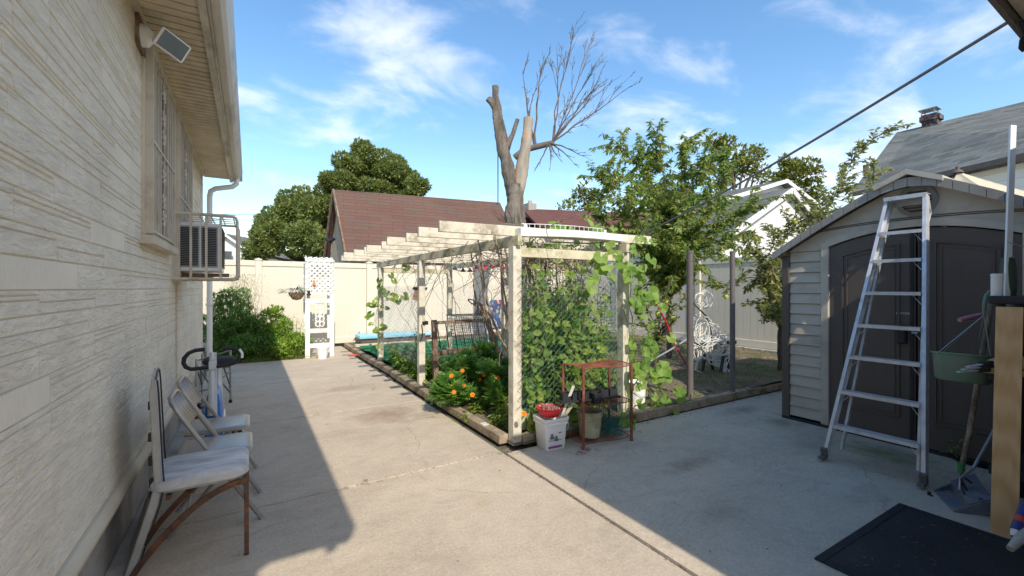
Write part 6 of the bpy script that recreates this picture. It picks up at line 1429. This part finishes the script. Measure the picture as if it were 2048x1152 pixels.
tree('far_tree','tall loose distant tree rising behind the cherry tree',V(at(1470,576,28).x,at(1470,576,28).y,0),
 [C(1450,300,36,28),C(1490,320,32,28),C(1520,305,20,28),C(1430,290,26,28),C(1470,350,38,28),C(1510,345,28,28),C(1410,330,34,28)],LF['far2'],M['bark2'],.3,.14,330,.3,0,.4,sub=6)
tree('far_tree','low distant olive tree left behind the cherry tree',V(at(1180,576,30).x,at(1180,576,30).y,0),
 [C(1165,385,26,30),C(1145,410,18,30),C(1200,390,28,30),C(1230,370,26,30),C(1180,420,30,30),C(1120,415,10,30),C(1290,380,30,30),C(1340,390,30,30)],LF['far2'],M['bark2'],.3,.14,350,.25,0,.4,sub=6)
# cherry tree: drooping long leaves along twigs
def droopy(name,label,base,forkz,arms,lm,leafL,leafW,step,tr,fruit=None,cat='tree',hang=.8,twigs=7,tl=.55,nl=2,tips=None):
    t_=thing(name,label,cat,tuple(base)); bm_=MB(); lf=MB(); fork=Vector(base)+V(0,0,forkz); limb(bm_,base,fork,tr,tr*.8,.04,6,10); fr=[]
    for arm in arms:
        pts=[fork]+[Vector(p) for p in arm]
        prev=None; r=tr*.5
        for a,b in zip(pts[:-1],pts[1:]):
            L_=(b-a).length; limb(bm_,a,b,r,r*.6,.06,5,6); r*=.6
            ntw=max(2,int(L_*twigs))
            for k in range(ntw):
                u=rnd(.15,1.05); s_=a.lerp(b,u); d=(rv()+(b-a).normalized()*.5+V(0,0,.25)).normalized(); tw=tl*rnd(.5,1.3); e=s_+d*tw; e.z-=tw*.1
                tp_=limb(bm_,s_,e,.007,.002,.1,5,4)
                n_=int(tw/step)
                for i in range(n_):
                    v=(i+.5)/n_; kk=min(int(v*5),4); q=tp_[kk].lerp(tp_[kk+1],v*5-kk)
                    for j in range(nl):
                        dd=(V(rnd(-1,1),rnd(-1,1),rnd(-.5,.6)-hang)+d*.5).normalized(); ks=rnd(.7,1.2); lf.leaf(q,dd,V(rnd(-1,1),rnd(-1,1),.6),leafL*ks,leafW*ks,.1)
                if fruit and random.random()<fruit: fr.append(e)
    bm_.build('trunk',M['bark2'],t_,smooth=True); lf.build('crown',lm,t_)
    for q in fr[:7]:
        f=MB(); f.lathe([(0,-.035),(.022,-.028),(.035,0),(.028,.024),(.008,.03),(0,.026)],q-V(0,0,.03),12); f.build('fruit',M['fruit'],t_,smooth=True)
    return t_
M['fruit']=plain('green_fruit',(.45,.48,.10),.4,var=.15)
def A_(*pp): return [at(x,y,d) for x,y,d in pp]
cb_=gnd(1340,705,.05); cb_=at(1338,690,8.2); cb_.z=.05
droopy('cherry_tree','leafy cherry tree with long drooping leaves growing behind the pergola',cb_,1.15,
 [A_((1330,480,8.1),(1300,380,8.0),(1255,300,7.9),(1225,285,7.9)),A_((1335,460,8.1),(1330,360,8.2),(1310,290,8.2),(1300,270,8.2)),A_((1350,470,8.0),(1375,380,8.2),(1360,300,8.2),(1385,275,8.2)),
  A_((1310,490,7.9),(1250,430,7.7),(1205,360,7.6),(1190,340,7.6)),A_((1280,480,7.8),(1225,460,7.5),(1195,430,7.4)),A_((1370,480,8.0),(1430,400,8.1),(1450,330,8.2),(1440,300,8.2)),
  A_((1380,490,7.9),(1460,440,7.8),(1520,400,7.7)),A_((1390,500,7.8),(1450,480,7.6),(1500,460,7.5)),A_((1340,500,7.7),(1360,440,7.4),(1400,400,7.4),(1420,380,7.4)),A_((1330,440,8.3),(1290,340,8.4),(1280,310,8.4)),A_((1350,510,7.5),(1400,520,7.3),(1440,500,7.2)),A_((1300,500,7.6),(1270,420,7.4),(1260,380,7.4)),A_((1350,420,7.9),(1400,340,7.8),(1410,310,7.8))],
 LF['cherry'],.12,.042,.036,.055,hang=.75,twigs=19,tl=.46,nl=3)
pb_=gnd(1568,745,.05); pb_=at(1560,725,6.9); pb_.z=.04
droopy('pear_tree','pear tree with curled yellow green leaves arching over the shed roof',pb_,.75,
 [A_((1572,560,6.6),(1560,500,6.5),(1585,440,6.4),(1610,400,6.3)),A_((1580,520,6.5),(1620,440,6.3),(1660,400,6.2),(1690,360,6.2)),A_((1545,560,6.5),(1500,555,6.4),(1450,575,6.3),(1420,575,6.3)),
  A_((1545,600,6.5),(1520,620,6.4),(1530,640,6.3)),A_((1530,540,6.4),(1500,490,6.4),(1470,490,6.4)),A_((1550,590,6.6),(1560,640,6.5)),A_((1540,580,6.4),(1555,600,6.3),(1530,590,6.2)),A_((1550,540,6.5),(1530,520,6.2),(1560,470,6.1)),
  A_((1600,500,6.7),(1640,440,6.8),(1668,395,6.8),(1690,345,6.7),(1712,312,6.7),(1745,285,6.7),(1775,262,6.7)),A_((1630,520,6.8),(1690,480,6.9),(1728,445,6.9),(1742,390,6.8),(1748,350,6.8),(1748,322,6.8)),A_((1690,480,6.9),(1720,420,6.9),(1705,405,6.9))],
 LF['pear'],.09,.034,.035,.04,fruit=.03,hang=.25,twigs=18,tl=.27,nl=3)
ab=at(1312,740,6.7); ab.z=.05
droopy('small_apple_tree','small young apple tree with little green apples beside the red pole',ab,.55,
 [A_((1320,640,6.6),(1330,600,6.5),(1340,560,6.5)),A_((1305,640,6.6),(1285,600,6.5)),A_((1335,640,6.5),(1365,600,6.5)),A_((1330,660,6.6),(1350,640,6.5)),A_((1300,670,6.5),(1290,650,6.4))],LF['pear'],.075,.03,.035,.03,fruit=.1,hang=.15,twigs=14,tl=.24,nl=3)
# slim leafy undergrowth right of the squash
plants('undergrowth','mixed low green plants in the sunlit soil behind the squash vine',[V(rnd(3.7,5.0),rnd(4.0,6.8),0) for _ in range(40)],LF['garden'],.09,.04,26,.42)
plants('grape_shoots','tall thin leafy shoots between the pergola post and the cherry trunk',[V(rnd(3.65,4.6),rnd(3.9,6.0),0) for _ in range(22)],LF['garden'],.10,.045,40,1.25)
plants('low_weeds','low mixed green weeds in the lit soil between the squash and the grey metal posts',[V(rnd(3.8,6.6),rnd(3.5,5.6),0) for _ in range(70)],LF['weed'],.08,.025,18,.10)
# dead tree
dt=thing('dead_tree','dead bare tree with two sawn off limbs and a spray of thin grey twigs','tree',tuple(V(at(1030,576,10.5).x,at(1030,576,10.5).y,.05)))
D=10.5
def T(px,py,dd=0): return at(px,py,D+dd)
def rough(mb,amp):
    for i,v in enumerate(mb.v):
        q=Vector(v); n_=mn.noise_vector(Vector((q.x*7,q.y*7,q.z*2.2))); mb.v[i]=tuple(q+V(n_.x,n_.y,n_.z*.4)*amp*1.6)
def dense(pts,rs,k=7):
    P=[];Q=[]
    for i in range(len(pts)-1):
        for j in range(k): P.append(pts[i].lerp(pts[i+1],j/k)); Q.append((rs[i]+(rs[i+1]-rs[i])*j/k)*(1+rnd(-.05,.05)))
    return P+[pts[-1]],Q+[rs[-1]]
b=V(dt.location.x,dt.location.y,.0); W=lambda w: w/F*D/2
mb=MB(); mb.tube(*dense([b,b+V(0,0,1.0),T(1031,460),T(1028,430),T(1030,395),T(1029,372)],[W(52),W(46),W(44),W(41),W(37),W(34)]),18)
mb.tube(*dense([T(1026,385),T(1018,345),T(1010,310),T(1001,270),T(996,235),T(992,205),T(990,173)],[W(26),W(27),W(24),W(24),W(21),W(18),W(13)]),16)
mb.tube([T(994,222),T(984,205),T(976,198)],[W(14),W(16),W(12)],10)
mb.tube([T(1012,300),T(1024,268),T(1035,239)],[W(16),W(10),W(7)],8)
rough(mb,.035); mb.build('trunk',M['bark'],dt,smooth=True)
mb=MB(); mb.tube(*dense([T(1034,400),T(1042,350),T(1048,310),T(1054,270),T(1057,236)],[W(24),W(27),W(23),W(20),W(18)]),16); rough(mb,.022); mb.build('bare_limb',M['deadwood'],dt,smooth=True)
mb=MB()
def br(a,b_,r0,r1,depth):
    pts=limb(mb,a,b_,r0,r1,.10,7,5 if depth<2 else 4)
    if depth<3:
        n_=(5,4,2)[depth]; d=(b_-a)
        for k in range(n_):
            u=rnd(.25,.95); kk=min(int(u*7),6); s_=pts[kk].lerp(pts[kk+1],u*7-kk); dd=(d.normalized()+rv()*.75).normalized(); l_=d.length*rnd(.18,.38)*(1.15-u*.4)
            br(s_,s_+dd*l_+V(0,0,l_*.15),max(r0*.42,.006),.0022,depth+1)
hub=T(1105,286)
mb.tube([T(1030,315),T(1048,300),T(1075,293),hub],[W(13),W(12),W(12),W(11)],9)
for e,r_ in ((T(1156,72),W(4.5)),(T(1112,90,.4),W(5)),(T(1196,165,-.4),W(4.5)),(T(1244,150,.2),W(5)),(T(1262,172,-.6),W(4)),(T(1128,200,.8),W(5)),(T(1180,85,.3),W(4)),(T(1205,120,-.6),W(4)),(T(1200,225,.5),W(3.5))): br(hub+rv()*.05,e,r_*.8,.003,0)
br(T(1070,298),T(1045,140,.3),W(6),.004,0); br(T(1072,296),T(1090,120,.4),W(5),.004,0)
for e in (T(1125,325),T(1150,330),T(1068,345),T(1185,322),T(1100,340)): br(hub+V(-.1,0,0),e,W(4),.003,1)
for i in range(12): br(T(1030+rnd(-12,8),455,-.3),T(1005+rnd(-25,25),455+rnd(-45,15),-.8),.01,.003,2)
mb.tube([T(1040,455,-.8),T(1015,450,-1.0),T(985,455,-1.2),T(975,470,-1.2)],[.06,.05,.035,.02],7)
mb.build('twigs',M['twig'],dt,smooth=True)
mb=MB()
for yj in (1.15,3.33,5.42,7.55):
    for i in range(120):
        x=rnd(-.55,1.9); 
        if mn.noise(V(x*2,yj,1))<-.05: continue
        q=V(x,yj+random.gauss(0,.006),.001); a=rnd(0,6.28); l_=rnd(.005,.02); mb.tube([q,q+V(math.cos(a)*l_,math.sin(a)*l_,.003)],.0016,3)
for i in range(260):
    q=V(1.924+random.gauss(0,.008),rnd(1.0,3.3),.001); a=rnd(0,6.28); l_=rnd(.005,.03); mb.tube([q,q+V(math.cos(a)*l_,math.sin(a)*l_,.004)],.0018,3)
mb.build('joint_litter',M['vinewood'],label='dark crumbs and dry bits caught in the joints of the concrete',cat='litter',kind='stuff')
mb=MB()
for i in range(90):
    x=rnd(-.4,4.6); y=rnd(1.2,8) if x<1.9 else rnd(1.2,3.1); a=rnd(0,6.28); mb.leaf((x,y,.005),(math.cos(a),math.sin(a),.1),(rnd(-.4,.4),rnd(-.4,.4),1),rnd(.012,.035),rnd(.006,.016))
mb.build('stray_leaves',M['vinewood'],label='a few small dry leaves blown over the concrete',cat='leaves',kind='stuff')
# weeds, fallen leaves on the soil
mb=MB()
for i in range(11000):
    x=rnd(3.6,9.2); y=rnd(3.42,11); 
    if mn.noise(V(x*.9,y*.9,5))<-.05 and random.random()<.8: continue
    z=soilz(x,y); a=rnd(0,6.28); mb.leaf((x,y,z),(math.cos(a),math.sin(a),rnd(.2,1.6)),(0,0,1),rnd(.03,.09),rnd(.008,.022))
mb.build('ground_cover',LF['weed'],label='patchy weeds and grass over the garden soil',cat='weeds',kind='stuff')
mb=MB()
for i in range(900):
    x=rnd(2.1,9.0); y=rnd(3.4,8); z=soilz(x,y)+.006; a=rnd(0,6.28); mb.leaf((x,y,z),(math.cos(a),math.sin(a),.1),(rnd(-.3,.3),rnd(-.3,.3),1),rnd(.03,.06),.02)
mb.build('fallen_leaves',M['vinewood'],label='dry fallen leaves scattered on the garden soil',cat='leaves',kind='stuff')
mb=MB()
for i in range(700):
    x=rnd(-.55,1.1); y=9.86+rnd(0,.12); a=rnd(0,6.28); mb.leaf((x,y,.02),(math.cos(a),math.sin(a)-.5,rnd(.2,1.2)),(0,0,1),rnd(.04,.10),.016)
mb.build('bed_edge_weeds',LF['bushy'],label='ragged weeds along the edge of the bush bed',cat='weeds',kind='stuff')
mb=MB()
for i in range(260):
    x=rnd(2.2,6.5); y=3.30+random.gauss(0,.05); q=V(x,y,.006); a=rnd(0,6.28); l_=rnd(.01,.04); mb.tube([q,q+V(math.cos(a)*l_,math.sin(a)*l_,.004)],.0018,3)
mb.build('curb_litter',M['vinewood'],label='dark litter gathered along the foot of the garden edging',cat='litter',kind='stuff')
